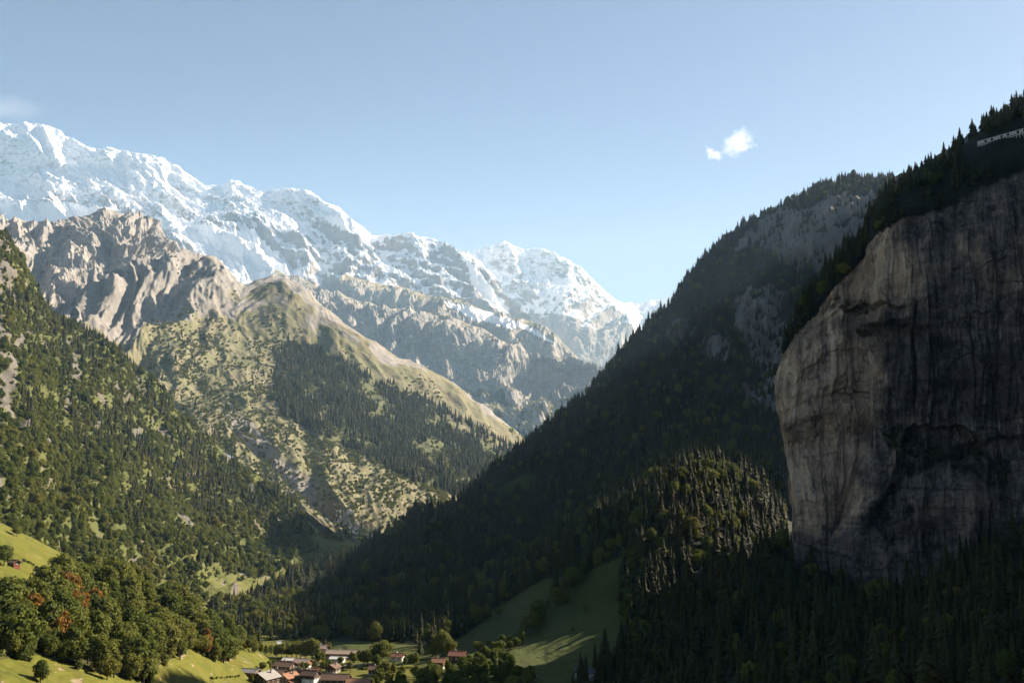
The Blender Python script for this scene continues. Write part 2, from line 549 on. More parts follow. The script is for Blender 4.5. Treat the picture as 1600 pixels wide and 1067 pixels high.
# --- big mid hillside with scree, alpine grass, forest and scrub
M_HILL = terrain_mat('mid_hillside', 1 / 120.0, rock=((0.15, 0.142, 0.130), (0.27, 0.252, 0.228)), grass=((0.112, 0.116, 0.052), (0.175, 0.168, 0.085)), floor=(0.080, 0.085, 0.036), bump_m=7, strat=1.4)
crestM = [(60, 525, 3000), (100, 515, 3050), (143, 492, 3200), (160, 462, 3300), (200, 440, 3400), (235, 420, 3500), (281, 404, 3600), (330, 408, 3600), (360, 430, 3550), (380, 450, 3500), (400, 438, 3600), (425, 431, 3650), (445, 433, 3650), (470, 447, 3600),
          (500, 477, 3600), (540, 511, 3500), (585, 538, 3500), (629, 563, 3600), (709, 597, 3720), (756, 637, 3780), (800, 672, 3820), (850, 715, 3850), (900, 780, 3850)]
rows = [behind(crestM, 500, 25), crestM,
        [(40, 600, 2650), (150, 540, 2850), (260, 500, 3050), (400, 530, 3150), (550, 590, 3150), (640, 630, 3250), (740, 690, 3250), (800, 730, 3250), (900, 800, 3250)],
        [(80, 680, 2200), (300, 625, 2500), (450, 650, 2600), (600, 700, 2620), (720, 750, 2650), (900, 830, 2650)],
        [(150, 740, 1950), (340, 640, 2330), (400, 690, 2230), (446, 735, 2140), (500, 792, 2050), (545, 825, 1950), (600, 850, 1900), (900, 900, 1800)],
        [(150, 860, 1700), (340, 700, 2150), (440, 770, 2050), (540, 850, 1880), (600, 880, 1750), (900, 930, 1700)]]
P, u, v, rp = loft(rows, 520, 330)
nr = normals(blur(P, 6))
px0, py0 = proj(P)
left = sstep(430, 200, px0 + 0.6 * (py0 - 480))
fade = sstep(0.92, 1.15, rp) * 0.85 + 0.15
w = fbm(u / 350, v / 350, 3, seed=101) * 60
d = (ridged((u + w + v * 0.25) / 210, v / 700, 6, 0.55, seed=102) * (9 + 48 * left) * sstep(4.2, 2.6, rp) + ridged((u + w) / 120, v / 480, 5, 0.5, seed=108) * 7 + fbm(u / 40, v / 40, 4, seed=103) * 3 + (ridged((u + w * 0.5 + v * 0.3) / 60, v / 130, 5, 0.6, seed=109) * 12 + ridged(u / 20, v / 24, 3, 0.6, seed=110) * 3) * left * sstep(3.0, 2.2, rp)) * fade
# stream ravine cut down the foot of the slope
cutx = np.interp(py0, [600, 640, 700, 740, 792, 825, 900], [340, 352, 410, 452, 508, 553, 620])
d -= 78 * np.exp(-((px0 - cutx - 6 + 7 * perlin(v / 90, u * 0 + 1, 5)) / 15) ** 2) * sstep(620, 690, py0) * sstep(3.2, 3.8, rp) * sstep(850, 780, py0)
P2 = finish(P, nr, d)
n2 = normals(P2)
px_, py_ = proj(P2)
nz = fbm(u / 160, v / 160, 5, seed=105)
grass = 0.9 * sstep(1.15, 2.0, rp + 0.15 + nz * 0.5 - left * 0.75 * sstep(3.0, 1.5, rp)) * 0.95
grass = np.maximum(grass, sstep(330, 500, px_) * sstep(-0.1, 0.5, rp - 1 + nz * 0.5) * 0.80)
grass -= 0.9 * np.exp(-((px_ - cutx - 4) / 20) ** 2) * sstep(610, 680, py_)
FOR_M = [(425, 560), (470, 530), (520, 550), (600, 600), (700, 660), (760, 690), (830, 710), (760, 790), (700, 770), (620, 740), (520, 690), (440, 650)]
fl = np.where(in_poly(px_ + 14 * nz, py_ + 8 * nz, FOR_M), 0.75, 0.10 * sstep(0.0, 0.5, nz) * sstep(1.7, 2.4, rp))
land('hillside', 'hill', P2, M_HILL, rgba(nz * 0, grass, fl, 0.10 + nz * 0))
HILL = dict(P=P2, px=px_, py=py_, rp=rp, nz=nz)

# --- left forest slope
M_WOOD = terrain_mat('wooded_slope', 1 / 40.0, rock=((0.070, 0.067, 0.058), (0.135, 0.128, 0.110)), grass=((0.075, 0.090, 0.021), (0.115, 0.122, 0.032)), floor=(0.075, 0.085, 0.024), bump_m=3, strat=1.5)
crestL = [(-260, 190, 1450), (-60, 325, 1600), (0, 372, 1650), (25, 402, 1650), (40, 446, 1700), (75, 500, 1750), (150, 534, 1800), (220, 584, 1850), (265, 634, 1850), (300, 672, 1900), (350, 714, 1880), (400, 748, 1870), (450, 785, 1780), (490, 822, 1690), (530, 856, 1580), (570, 880, 1520)]
rows = [behind(crestL, 450, 70), crestL,
        [(-260, 400, 1200), (0, 505, 1330), (60, 560, 1450), (150, 610, 1530), (240, 690, 1620), (320, 750, 1670), (420, 815, 1590), (500, 862, 1470), (570, 890, 1460)],
        [(-260, 560, 950), (0, 640, 1090), (120, 700, 1230), (220, 745, 1340), (320, 800, 1420), (420, 850, 1430), (500, 880, 1400), (570, 900, 1430)],
        [(-260, 720, 700), (0, 770, 850), (100, 810, 950), (200, 850, 1050), (300, 885, 1160), (400, 905, 1260), (470, 908, 1350), (570, 915, 1390)],
        [(-260, 860, 560), (0, 880, 720), (100, 910, 830), (200, 930, 930), (300, 945, 1050), (380, 942, 1130), (470, 925, 1300), (570, 925, 1360)]]
P, u, v, rp = loft(rows, 420, 330)
nr = normals(blur(P, 6))
fade = sstep(0.92, 1.2, rp) * 0.8 + 0.2
w = fbm(u / 200, v / 200, 3, seed=111) * 40
d = (ridged((u + w + v * 0.3) / 130, v / 420, 5, 0.55, seed=112) * 11 * sstep(5, 4.2, rp) + fbm(u / 30, v / 30, 4, seed=113) * 3.5 * sstep(5, 4.4, rp)) * fade
P2 = finish(P, nr, d)
n2 = normals(P2)
px_, py_ = proj(P2)
nz = fbm(u / 90, v / 140, 5, seed=115)
rocky = sstep(0.50, 0.80, fbm(u / 40, v / 80, 5, 0.6, seed=116) + 0.35 * sstep(70, -20, px_) + 0.45 * in_poly(px_ + 9 * nz, py_ + 9 * nz, [(-60, 430), (22, 455), (40, 540), (30, 600), (18, 660), (-60, 690)]) + 0.25 * in_poly(px_, py_, [(110, 570), (230, 590), (260, 700), (160, 680)]))
grass = 0.9 - rocky
meadow = in_poly(px_ + 10 * nz, py_ + 6 * nz, [(480, 800), (500, 800), (560, 850), (560, 900), (470, 905), (440, 880), (490, 860)]) | in_poly(px_, py_, [(312, 905), (370, 897), (420, 900), (420, 935), (360, 945), (312, 925)])
fl = np.where(meadow, 0.0, 0.55 + 0.3 * nz) * (1 - rocky)
land('wooded_slope', 'left', P2, M_WOOD, rgba(nz * 0, grass, fl, 0.15 + nz * 0))
LEFT = dict(P=P2, px=px_, py=py_, rp=rp, nz=nz, meadow=meadow, rocky=rocky)

# --- near meadow knoll at the left
M_MEAD = terrain_mat('meadow', 1 / 30.0, rock=((0.14, 0.12, 0.08), (0.2, 0.17, 0.11)), grass=((0.078, 0.090, 0.010), (0.115, 0.118, 0.016)), floor=(0.050, 0.050, 0.012), bump_m=0.8, strat=1.0)
rows = [[(-260, 800, 760), (0, 870, 760), (140, 915, 790), (280, 945, 850), (420, 1010, 900)],
        [(-260, 725, 590), (-80, 780, 610), (0, 816, 625), (30, 830, 632), (60, 845, 640), (100, 866, 650), (135, 889, 662), (200, 912, 690), (270, 930, 720), (318, 946, 742), (345, 968, 760), (375, 1000, 775), (420, 1030, 790)],
        [(-260, 850, 470), (0, 905, 510), (80, 925, 540), (150, 945, 570), (220, 965, 605), (300, 985, 655), (345, 1005, 690), (420, 1045, 715)],
        [(-260, 960, 390), (0, 1000, 420), (80, 1010, 450), (150, 1020, 480), (230, 1025, 530), (300, 1030, 590), (345, 1040, 640), (420, 1062, 672)],
        [(-260, 1150, 300), (0, 1110, 350), (150, 1110, 400), (300, 1095, 520), (420, 1090, 620)]]
P, u, v, rp = loft(rows, 300, 180)
nr = normals(blur(P, 4))
d = fbm(u / 60, v / 60, 4, seed=121) * 2.2 * sstep(0.9, 1.3, rp) + fbm(u / 9, v / 9, 3, seed=122) * 0.25
P2 = finish(P, nr, d)
px_, py_ = proj(P2)
nz = fbm(u / 40, v / 40, 4, seed=125)
GROVE = [(0, 950), (40, 938), (75, 915), (100, 895), (135, 890), (200, 905), (270, 925), (310, 940), (335, 960), (372, 1000), (370, 1022), (335, 1030), (300, 1012), (250, 1038), (228, 1067), (170, 1052), (130, 1040), (80, 1022), (40, 1024), (0, 1030), (-60, 1030), (-60, 960)]
fl = np.where(in_poly(px_, py_, GROVE), 0.9, 0.0) + 0.45 * sstep(0.45, 0.7, fbm(u / 14, v / 22, 4, seed=126))
bare = sstep(0.62, 0.8, fbm(u / 13, v / 10, 4, seed=127)) * 0.8 + in_poly(px_, py_, [(-80, 915), (10, 930), (-5, 955), (-80, 955)]) * 0.5
land('meadow', 'knoll', P2, M_MEAD, rgba(nz * 0, 1.0 - bare, fl, 0.6 + nz * 0))
KNOLL = dict(P=P2, px=px_, py=py_, rp=rp, nz=nz)

# --- valley floor: one sheet from in front of the camera to beyond the mountains
xs = np.concatenate([np.linspace(-16000, -1500, 12)[:-1], np.linspace(-1500, -420, 24)[:-1], np.linspace(-420, 420, 200)[:-1], np.linspace(420, 1500, 24)[:-1], np.linspace(1500, 16000, 12)])
ys = np.concatenate([np.linspace(-3000, 300, 6)[:-1], np.linspace(300, 1250, 230)[:-1], np.linspace(1250, 3000, 40)[:-1], np.linspace(3000, 20000, 12)])
GX, GY = np.meshgrid(xs, ys)


def floor_z(x, y):
    """height of the valley floor"""
    x, y = np.asarray(x, float), np.asarray(y, float)
    z = fbm(x / 120, y / 120, 3, seed=131) * 1.6 + fbm(x / 25, y / 25, 2, seed=132) * 0.25
    z = z - 4 * sstep(640, 560, y)
    far = np.maximum(np.abs(x) - 900, 0) * 0.02 + np.maximum(y - 2600, 0) * 0.02
    return z + np.minimum(np.maximum(y - 1250, 0) * 0.045, 60) - far


GZ = floor_z(GX, GY)
GP = np.stack([GX, GY, GZ], -1)[::-1]
px_, py_ = proj(GP)
nz = fbm(GP[..., 0] / 60, GP[..., 1] / 60, 4, seed=135)
GROUND = dict(P=GP, px=px_, py=py_, rp=np.full(px_.shape, 2.0), nz=nz)
near = GP[..., 1] < 2200
fl = 0.35 * sstep(0.2, 0.6, nz)
bare = sstep(0.5, 0.75, fbm(GP[..., 0] / 18, GP[..., 1] / 18, 4, seed=137)) * 0.8 * (GP[..., 1] < 790) * (GP[..., 0] > -200)
land('ground', 'ground', GP, M_MEAD, rgba(nz * 0, np.where(near, 1.0 - bare, 0.9), fl, nz * 0 + 0.2))

def beam(a, l, z):
    """row point from sun-aligned plan coordinates (a across the light, l towards the sun) and height"""
    x, y = 0.866 * l - 0.5 * a, 0.5 * l + 0.866 * a
    px, py = proj(np.array([x, y, z], float))
    return (float(px), float(py), y)


# --- dark wooded slope opposite, facing left; carries on unseen as a side valley wall shaped to trim the sunbeam
M_DARK = terrain_mat('shaded_slope', 1 / 70.0, rock=((0.060, 0.058, 0.055), (0.19, 0.18, 0.17)), grass=((0.034, 0.050, 0.009), (0.060, 0.075, 0.014)), floor=(0.016, 0.019, 0.008), bump_m=5, strat=1.3)  # grass, rock and floor darkened: the slope's shade is put into their colour
crestR = [(330, 965, 1130), (380, 945, 1180), (420, 925, 1220), (470, 900, 1280), (520, 874, 1340), (560, 852, 1400), (590, 835, 1440), (640, 806, 1490), (700, 792, 1550), (735, 765, 1600), (780, 728, 1640), (850, 676, 1680), (930, 610, 1700), (1000, 524, 1730), (1060, 478, 1750), (1085, 440, 1770),
          (1110, 405, 1790), (1150, 370, 1810), (1190, 340, 1830), (1240, 312, 1840), (1280, 292, 1850), (1330, 281, 1860), (1385, 285, 1850), beam(1130, 1540, 712), beam(1000, 1440, 702), beam(870, 1350, 655), beam(800, 1290, 612), beam(768, 1280, 400), beam(640, 1270, 330)]
def deepen(row, f):
    return [(p[0], p[1], p[2] * (1 + f * float(sstep(1000, 1130, p[0]) * (1 - sstep(1386, 1400, p[0]))))) for p in row]


crestR = deepen(crestR, 0.13)
rows = [behind(crestR, 420, 60), crestR,
        [(350, 968, 1100), (470, 925, 1200), (560, 890, 1290), (700, 830, 1410), (850, 735, 1520), (960, 640, 1560), (1040, 560, 1600), (1110, 480, 1640), (1180, 420, 1660), (1235, 395, 1680), (1330, 350, 1690), (1385, 350, 1680), beam(1130, 1420, 560), beam(1000, 1330, 540), beam(850, 1240, 500), beam(800, 1190, 460), beam(770, 1180, 330), beam(640, 1180, 270)],
        [(370, 975, 1060), (480, 950, 1110), (600, 915, 1190), (720, 870, 1280), (850, 800, 1370), (950, 720, 1430), (1030, 640, 1470), (1100, 575, 1510), (1170, 535, 1540), (1240, 515, 1560), (1330, 470, 1560), beam(1130, 1280, 420), beam(1000, 1200, 390), beam(850, 1110, 350), beam(794, 1080, 310), beam(768, 1070, 225), beam(640, 1070, 180)],
        [(400, 985, 1010), (500, 975, 1010), (600, 958, 1050), (720, 925, 1120), (830, 870, 1200), (930, 800, 1260), (1010, 735, 1290), (1090, 695, 1290), (1160, 685, 1320), (1240, 670, 1340), (1330, 620, 1350), beam(1000, 1060, 240), beam(850, 960, 200), beam(780, 940, 180), beam(754, 930, 150), beam(640, 940, 120)],
        [(420, 997, 960), (520, 992, 920), (620, 985, 930), (720, 965, 985), (800, 920, 1000), (880, 865, 975), (950, 812, 922), (1000, 775, 905), (1050, 750, 920), (1100, 737, 950), (1160, 762, 985), (1240, 815, 1015), (1330, 825, 1035), (1450, 800, 1040), (1560, 800, 1060), (1700, 850, 1060)],
        [(430, 1006, 920), (540, 1005, 850), (640, 1003, 840), (720, 995, 860), (790, 965, 900), (860, 928, 912), (930, 885, 890), (1000, 842, 858), (1080, 817, 872), (1150, 840, 895), (1230, 875, 905), (1330, 885, 905), (1450, 880, 890), (1560, 900, 890), (1700, 950, 890)],
        [(440, 1014, 860), (540, 1009, 826), (640, 1009, 815), (700, 1008, 815), (780, 995, 825), (840, 975, 842), (900, 945, 852), (960, 925, 845), (1030, 895, 828), (1130, 910, 824), (1230, 940, 810), (1330, 950, 800), (1560, 1000, 780), (1700, 1040, 780)],
        [(440, 1035, 800), (640, 1035, 770), (720, 1042, 740), (790, 1035, 745), (850, 1024, 748), (920, 1000, 755), (980, 985, 755), (1050, 985, 745), (1150, 1010, 720), (1700, 1120, 680)],
        [(440, 1120, 640), (720, 1120, 620), (1000, 1110, 620), (1700, 1220, 560)]]
rows[2], rows[3], rows[4] = deepen(rows[2], 0.12), deepen(rows[3], 0.09), deepen(rows[4], 0.04)
P, u, v, rp = loft(rows, 480, 420)
nr = normals(blur(P, 8))
px0, py0 = proj(P)
fade = sstep(0.92, 1.2, rp) * 0.8 + 0.2
upper = sstep(5.6, 4.6, rp)
w = fbm(u / 250, v / 250, 3, seed=141) * 45
d = (ridged((u + w - v * 0.2) / 170, v / 380, 5, 0.55, seed=142) * 12 * upper + fbm(u / 40, v / 40, 4, seed=143) * 3.5 * upper + fbm(u / 60, v / 60, 3, seed=149) * 1.2) * fade
# rock bands: steps in the slope
CLIFFS = [[(1190, 335), (1250, 320), (1330, 315), (1385, 300), (1400, 420), (1300, 440), (1240, 420), (1170, 380), (1120, 400)], [(1150, 470), (1220, 440), (1235, 520), (1180, 545), (1150, 530)],
          [(1165, 540), (1240, 530), (1240, 600), (1185, 590)], [(1100, 530), (1150, 540), (1145, 575), (1095, 565)], [(1150, 615), (1240, 600), (1240, 645), (1160, 642)], [(1040, 510), (1090, 500), (1085, 545), (1040, 540)]]
nzc = fbm(u / 60, v / 40, 4, seed=144)
cl = np.zeros(P.shape[:2])
for c_ in CLIFFS:
    cl = np.maximum(cl, in_poly(px0 + 16 * nzc, py0 + 14 * nzc, c_).astype(float))
cl = blur(cl, 5)
cl = cl * sstep(-0.42, 0.02, fbm(u / 26, v / 20, 4, 0.6, seed=148) + 0.55 * (cl - 0.5))
d = d + cl * (ridged(u / 45, v / 110, 5, 0.55, seed=146) * 17 + ridged(u / 200, v / 30, 3, 0.5, seed=147) * 9 + ridged(u / 17, v / 45, 3, 0.6, seed=140) * 5)
P2 = finish(P, nr, d)
px_, py_ = proj(P2)
nz = fbm(u / 120, v / 120, 5, seed=145)
OPEN = [[(700, 1010), (780, 945), (850, 905), (890, 895), (850, 940), (890, 912), (940, 880), (975, 868), (968, 905), (968, 930), (975, 985), (940, 1040), (760, 1200), (430, 1200), (440, 1003), (560, 1000)],
        [(770, 765), (830, 735), (845, 750), (800, 775)]]
op = np.zeros(P.shape[:2], bool)
for c_ in OPEN:
    op |= in_poly(px_ + 4 * nz, py_ + 4 * nz, c_)
fl = np.where(op, 0.0, 0.95) * (1 - cl)
grass = np.where(op, 1.0, 0.6) * (1 - cl)
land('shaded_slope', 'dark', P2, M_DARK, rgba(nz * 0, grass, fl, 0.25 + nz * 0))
DARK = dict(P=P2, px=px_, py=py_, rp=rp, nz=nz, op=op, cl=cl)

# --- big cliff at the right, with the plateau above it
M_CLIFF, ntc, pc = nodes_of('cliff_rock')
b = NB(ntc)
att = b.n('ShaderNodeAttribute', attribute_name='mask')
sepc = b.n('ShaderNodeSeparateColor')
b.l(att.outputs['Color'], sepc.inputs[0])
uvw = b.pos(1, 1, 1)
n_big = b.noise(b.pos(1 / 60, 1 / 60, 1 / 90), 1, 6, 0.55, 0.5)
n_str = b.noise(b.pos(1 / 7, 1 / 7, 1 / 110), 1, 7, 0.62, 0.6)
n_str2 = b.noise(b.pos(1 / 2.6, 1 / 2.6, 1 / 40), 1, 6, 0.6, 0.3)
n_fine = b.noise(b.pos(1 / 9, 1 / 9, 1 / 5), 1, 8, 0.65, 0.8)
n_blot = b.noise(b.pos(1 / 34, 1 / 34, 1 / 60), 1, 7, 0.6, 1.2)
n_band = b.noise(b.pos(1 / 90, 1 / 90, 1 / 7), 1, 5, 0.6, 0.4)
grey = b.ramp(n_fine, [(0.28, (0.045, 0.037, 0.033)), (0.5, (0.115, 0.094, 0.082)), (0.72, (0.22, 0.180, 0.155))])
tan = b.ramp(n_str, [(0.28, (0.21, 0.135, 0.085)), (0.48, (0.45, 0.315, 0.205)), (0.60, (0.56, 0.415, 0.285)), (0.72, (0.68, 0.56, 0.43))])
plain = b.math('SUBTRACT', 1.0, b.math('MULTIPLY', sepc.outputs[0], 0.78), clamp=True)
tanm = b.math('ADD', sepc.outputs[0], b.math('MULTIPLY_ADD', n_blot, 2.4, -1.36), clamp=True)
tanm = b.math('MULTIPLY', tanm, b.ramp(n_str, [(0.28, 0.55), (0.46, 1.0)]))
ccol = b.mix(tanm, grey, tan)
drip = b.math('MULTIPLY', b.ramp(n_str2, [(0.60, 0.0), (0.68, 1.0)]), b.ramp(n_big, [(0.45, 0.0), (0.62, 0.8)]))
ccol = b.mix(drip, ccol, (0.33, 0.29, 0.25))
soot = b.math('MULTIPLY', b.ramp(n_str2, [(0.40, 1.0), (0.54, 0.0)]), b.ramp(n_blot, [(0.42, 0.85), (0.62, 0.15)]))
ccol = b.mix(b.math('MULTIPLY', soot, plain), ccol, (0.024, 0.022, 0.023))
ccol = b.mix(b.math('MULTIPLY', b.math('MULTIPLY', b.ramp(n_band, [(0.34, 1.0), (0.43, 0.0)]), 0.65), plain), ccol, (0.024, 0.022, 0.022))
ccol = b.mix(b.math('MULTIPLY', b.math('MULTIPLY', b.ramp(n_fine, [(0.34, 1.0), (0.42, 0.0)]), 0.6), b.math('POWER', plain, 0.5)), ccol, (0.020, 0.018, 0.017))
vor = b.n('ShaderNodeTexVoronoi', feature='DISTANCE_TO_EDGE')
wv = b.n('ShaderNodeVectorMath', operation='ADD')
wn_ = b.n('ShaderNodeTexNoise')
wn_.inputs['Scale'].default_value = 0.12
b.l(b.pos(1, 1, 0.6), wn_.inputs['Vector'])
wsc = b.n('ShaderNodeVectorMath', operation='SCALE')
wsc.inputs[3].default_value = 14.0
b.l(wn_.outputs[1], wsc.inputs[0])
b.l(b.pos(1, 1, 0.32), wv.inputs[0])
b.l(wsc.outputs[0], wv.inputs[1])
vor.inputs['Scale'].default_value = 1 / 15.0
b.l(wv.outputs[0], vor.inputs['Vector'])
crack = b.ramp(vor.outputs[0], [(0.0, 1.0), (0.05, 0.0)])
ccol = b.mix(b.math('MULTIPLY', crack, b.ramp(n_blot, [(0.4, 0.75), (0.6, 0.2)])), ccol, (0.014, 0.013, 0.014))
ccol = b.mix(sepc.outputs[1], ccol, b.mix(0.75, ccol, (0.022, 0.021, 0.022)))  # darkens stained rock and the painted shadow under the overhang
ccol = b.mix(b.ramp(b.math('MULTIPLY', b.math('MULTIPLY_ADD', b.math('MULTIPLY_ADD', n_fine, 0.9, n_blot), 1.0, b.math('MULTIPLY', sepc.outputs[2], 0.9)), 0.5), [(0.58, 0.0), (0.67, 1.0)]), ccol, (0.010, 0.012, 0.006))
b.l(ccol, pc.inputs['Base Color'])
pc.inputs['Roughness'].default_value = 0.9
pc.inputs['Specular IOR Level'].default_value = 0.2
b.l(b.bump(b.math('MULTIPLY_ADD', n_str, 0.8, b.math('MULTIPLY_ADD', n_band, 0.7, n_fine)), 1.0, 3.0), pc.inputs['Normal'])

# columns: hidden back side, free edge, lit flank, corner, camera-facing wall, beyond the frame
NC = 420


def crow(pts):
    return [tuple(p) for p in pts]


def ctl(rows_):
    """control grid whose rows all have the same number of points; columns run down the wall"""
    G = np.array([[at(p[0], p[1], p[2] * 0.9) for p in r] for r in rows_])
    return G


# every row: back, back2, edge, then five points across the flank and wall, then two beyond the frame
def wall_row(py_edge, py_mid, py_cor, py_w1, py_w2, dd, edge_px=1222, cor_px=1385, base=False):
    return [(1420, py_edge - 20, 1015 + dd), (1300, py_edge - 10, 950 + dd), (edge_px, py_edge, 867 + dd), (edge_px + 60, py_mid, 855 + dd), (cor_px - 45, (py_mid + py_cor) / 2, 860 + dd), (cor_px, py_cor, 835 + dd),
            (1460, (py_cor + py_w1) / 2, 822 + dd), (1530, py_w1, 808 + dd), (1610, py_w2, 795 + dd), (1800, py_w2 - 40, 760 + dd), (2050, py_w2 - 80, 700 + dd)]


sil = [(1420, 440, 1055), (1300, 500, 990), (1226, 530, 892), (1284, 438, 925), (1345, 372, 950), (1388, 312, 945), (1462, 266, 940), (1528, 214, 930), (1610, 165, 920), (1800, 40, 900), (2050, -80, 860)]
back = [(1500, 660, 1040), (1400, 680, 1005), (1310, 700, 955), (1350, 680, 975), (1420, 655, 1005), (1450, 640, 1040), (1530, 570, 1085), (1600, 500, 1110), (1680, 380, 1150), (1850, 250, 1150), (2100, 150, 1100)]
lip = [(1420, 520, 1025), (1300, 540, 965), (1224, 552, 870), (1282, 470, 872), (1345, 402, 872), (1388, 345, 852), (1462, 318, 845), (1528, 285, 835), (1610, 250, 825), (1800, 150, 800), (2050, 60, 740)]
# sections of the wall: slight overhang under the lip, a recessed band, then the plunge below the tree line
rows = [back, sil, lip, wall_row(565, 500, 420, 390, 360, 8), wall_row(600, 560, 500, 480, 460, 2, 1219), wall_row(660, 640, 600, 590, 580, 0, 1223), wall_row(700, 690, 680, 680, 680, 14, 1228, 1388), wall_row(760, 770, 775, 775, 770, 4, 1234, 1372),
        wall_row(830, 850, 870, 860, 850, 6, 1238, 1345), wall_row(900, 930, 960, 930, 920, 4, 1244, 1345), wall_row(1010, 1040, 1080, 1040, 1010, 0, 1250, 1345)]
G = ctl(rows)
Rn, Cn = G.shape[:2]
tu = np.concatenate([[0], np.cumsum(np.linalg.norm(np.diff(G, axis=1), axis=2).mean(0))])
q = np.concatenate([np.linspace(0, tu[2], 70)[:-1], np.linspace(tu[2], tu[8], 430)[:-1], np.linspace(tu[8], tu[-1], 50)])
Gu = pchip(tu, np.swapaxes(G, 0, 1), q)          # (nu, rows, 3)
Gu = np.swapaxes(Gu, 0, 1)
tv = np.concatenate([[0], np.cumsum(np.linalg.norm(np.diff(G, axis=0), axis=2)[:, 3:8].mean(1))])
qv = np.concatenate([np.linspace(0, tv[1], 20)[:-1], np.linspace(tv[1], tv[2], 60)[:-1], np.linspace(tv[2], tv[-1], 420)])
P = pchip(tv, Gu, qv)
rp = np.interp(qv, tv, np.arange(Rn))[:, None].repeat(P.shape[1], 1)
u = q[None, :].repeat(P.shape[0], 0)
v = qv[:, None].repeat(P.shape[1], 1)
nr = np.cross(np.gradient(blur(P, 6), axis=1), np.gradient(blur(P, 6), axis=0))
nr /= np.linalg.norm(nr, axis=2, keepdims=True) + 1e-9
if (nr[200, 200:400] * np.array([0, -1, 0])).sum(-1).mean() < 0: nr = -nr
px0, py0 = proj(P)
wallm = sstep(1.9, 2.3, rp)
w = fbm(u / 60, v / 120, 3, seed=151) * 14
d = ridged((u + w * 0.6) / 48, v / 420, 6, 0.55, seed=152) * 8.0 + fbm(u / 14, v / 40, 5, seed=153) * 2.6 + fbm(u / 110, v / 80, 3, seed=150) * 8 + ridged((u + w * 0.6) / 16, v / 90, 4, 0.5, seed=158) * 1.8
d += fbm(u / 120, (v + 0.25 * u + w) / 40, 4, 0.55, seed=154) * 3.0
# blocky ledges
led = (v + fbm(u / 45, v / 60, 4, seed=155) * 12) / 34
d += (led - np.floor(led)) ** 2 * 1.8 * (0.4 + 0.6 * sstep(-0.2, 0.3, fbm(u / 90, v / 90, 3, seed=156)))


def notch(cx, cy, rx, ry, depth, warp=12):
    a_ = (px0 - cx + warp * fbm(u / 25, v / 25, 3, seed=157)) / rx
    b_ = (py0 - cy + warp * 0.6 * fbm(u / 18, v / 18, 3, seed=159)) / ry
    return -depth * sstep(1.0, 0.55, a_ * a_ + b_ * b_)


d = (d - np.median(d[200:, 60:400])) * (0.45 + 0.55 * sstep(1225, 1300, px0)) * 0.9
d += notch(1400, 515, 60, 12, 12) + notch(1470, 690, 75, 26, 16) + notch(1560, 700, 70, 18, 12) + notch(1429, 560, 4, 90, 9, 4) + notch(1390, 800, 22, 55, 10) + notch(1360, 480, 60, 8, 7) + notch(1330, 620, 30, 8, 4)
P2 = P + nr * (d * wallm + fbm(u / 30, v / 30, 3, seed=161) * 2.5 * (1 - wallm))[..., None]
px_, py_ = proj(P2)
nz = fbm(u / 40, v / 40, 4, seed=163)
flank = sstep(1440, 1330, px_ + 30 * nz + 0.15 * (py_ - 600)) * sstep(880, 760, py_ + 60 * nz)  # tan rock, made paler here to stand in for warm bounced light
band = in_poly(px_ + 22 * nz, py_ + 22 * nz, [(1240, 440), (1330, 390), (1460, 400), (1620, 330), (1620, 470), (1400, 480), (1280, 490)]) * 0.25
veg_hollow = sstep(2.25, 1.9, rp) * 1.0
veg_hollow = np.maximum(veg_hollow, in_poly(px_ + 20 * nz, py_ + 16 * nz, [(1380, 655), (1440, 665), (1500, 690), (1590, 720), (1560, 760), (1470, 730), (1430, 760), (1400, 830), (1350, 850), (1350, 780), (1390, 720)]) * 0.36)  # ledge plants, with the shade of the cave hollow painted in
veg_hollow = np.maximum(veg_hollow, in_poly(px_ + 14 * nz, py_ + 10 * nz, [(1390, 320), (1470, 300), (1520, 290), (1500, 325), (1400, 345)]) * 0.36)
veg_hollow = np.maximum(veg_hollow, in_poly(px_ + 14 * nz, py_ + 8 * nz, [(1300, 455), (1350, 470), (1420, 505), (1380, 520), (1300, 480)]) * 0.3)
stain_shade = in_poly(px_ + 24 * nz, py_ + 14 * nz, [(1290, 500), (1400, 490), (1470, 530), (1620, 540), (1620, 650), (1480, 660), (1400, 640), (1380, 560)]) * 0.55
stain_shade = np.maximum(stain_shade, in_poly(px_ + 18 * nz, py_ + 8 * nz, [(1370, 505), (1450, 505), (1455, 525), (1370, 522)]) * 0.95)  # black strip under the overhang: its shadow painted into the rock
land('cliff', 'cliff', P2, M_CLIFF, rgba(flank * 1.0 + band, blur(stain_shade, 6), blur(veg_hollow, 9), nz * 0), False)
CLIFF = dict(P=P2, px=px_, py=py_, rp=rp, nz=nz)

# --- added out of view: the wall carried on past the camera to shade the near air
yy = np.array([690, 560, 400, 200, 0, -250, -600, -1100, -1800, -2600], float)
xw = np.array([430, 420, 415, 430, 460, 470, 480, 500, 560, 640], float)
sec = [(-30, -25), (0, 60), (6, 250), (0, 400), (25, 520), (90, 570), (300, 660), (800, 900)]     # offset from the wall line, height
C3 = np.array([[(x + o_, y, z_ * (1 + 0.06 * math.sin(y / 170))) for x, y in zip(xw, yy)] for o_, z_ in sec])
Q = pchip(np.arange(len(yy), dtype=float), np.swapaxes(C3, 0, 1), np.linspace(0, len(yy) - 1, 150))
Q = pchip(np.arange(len(sec), dtype=float), np.swapaxes(Q, 0, 1), np.linspace(0, len(sec) - 1, 90))
uu, vv_ = np.meshgrid(np.arange(150) * 22.0, np.arange(90) * 12.0)
Q[..., 0] += ridged(uu / 150, vv_ / 400, 5, 0.55, seed=181) * -14 + fbm(uu / 40, vv_ / 60, 4, seed=182) * 5
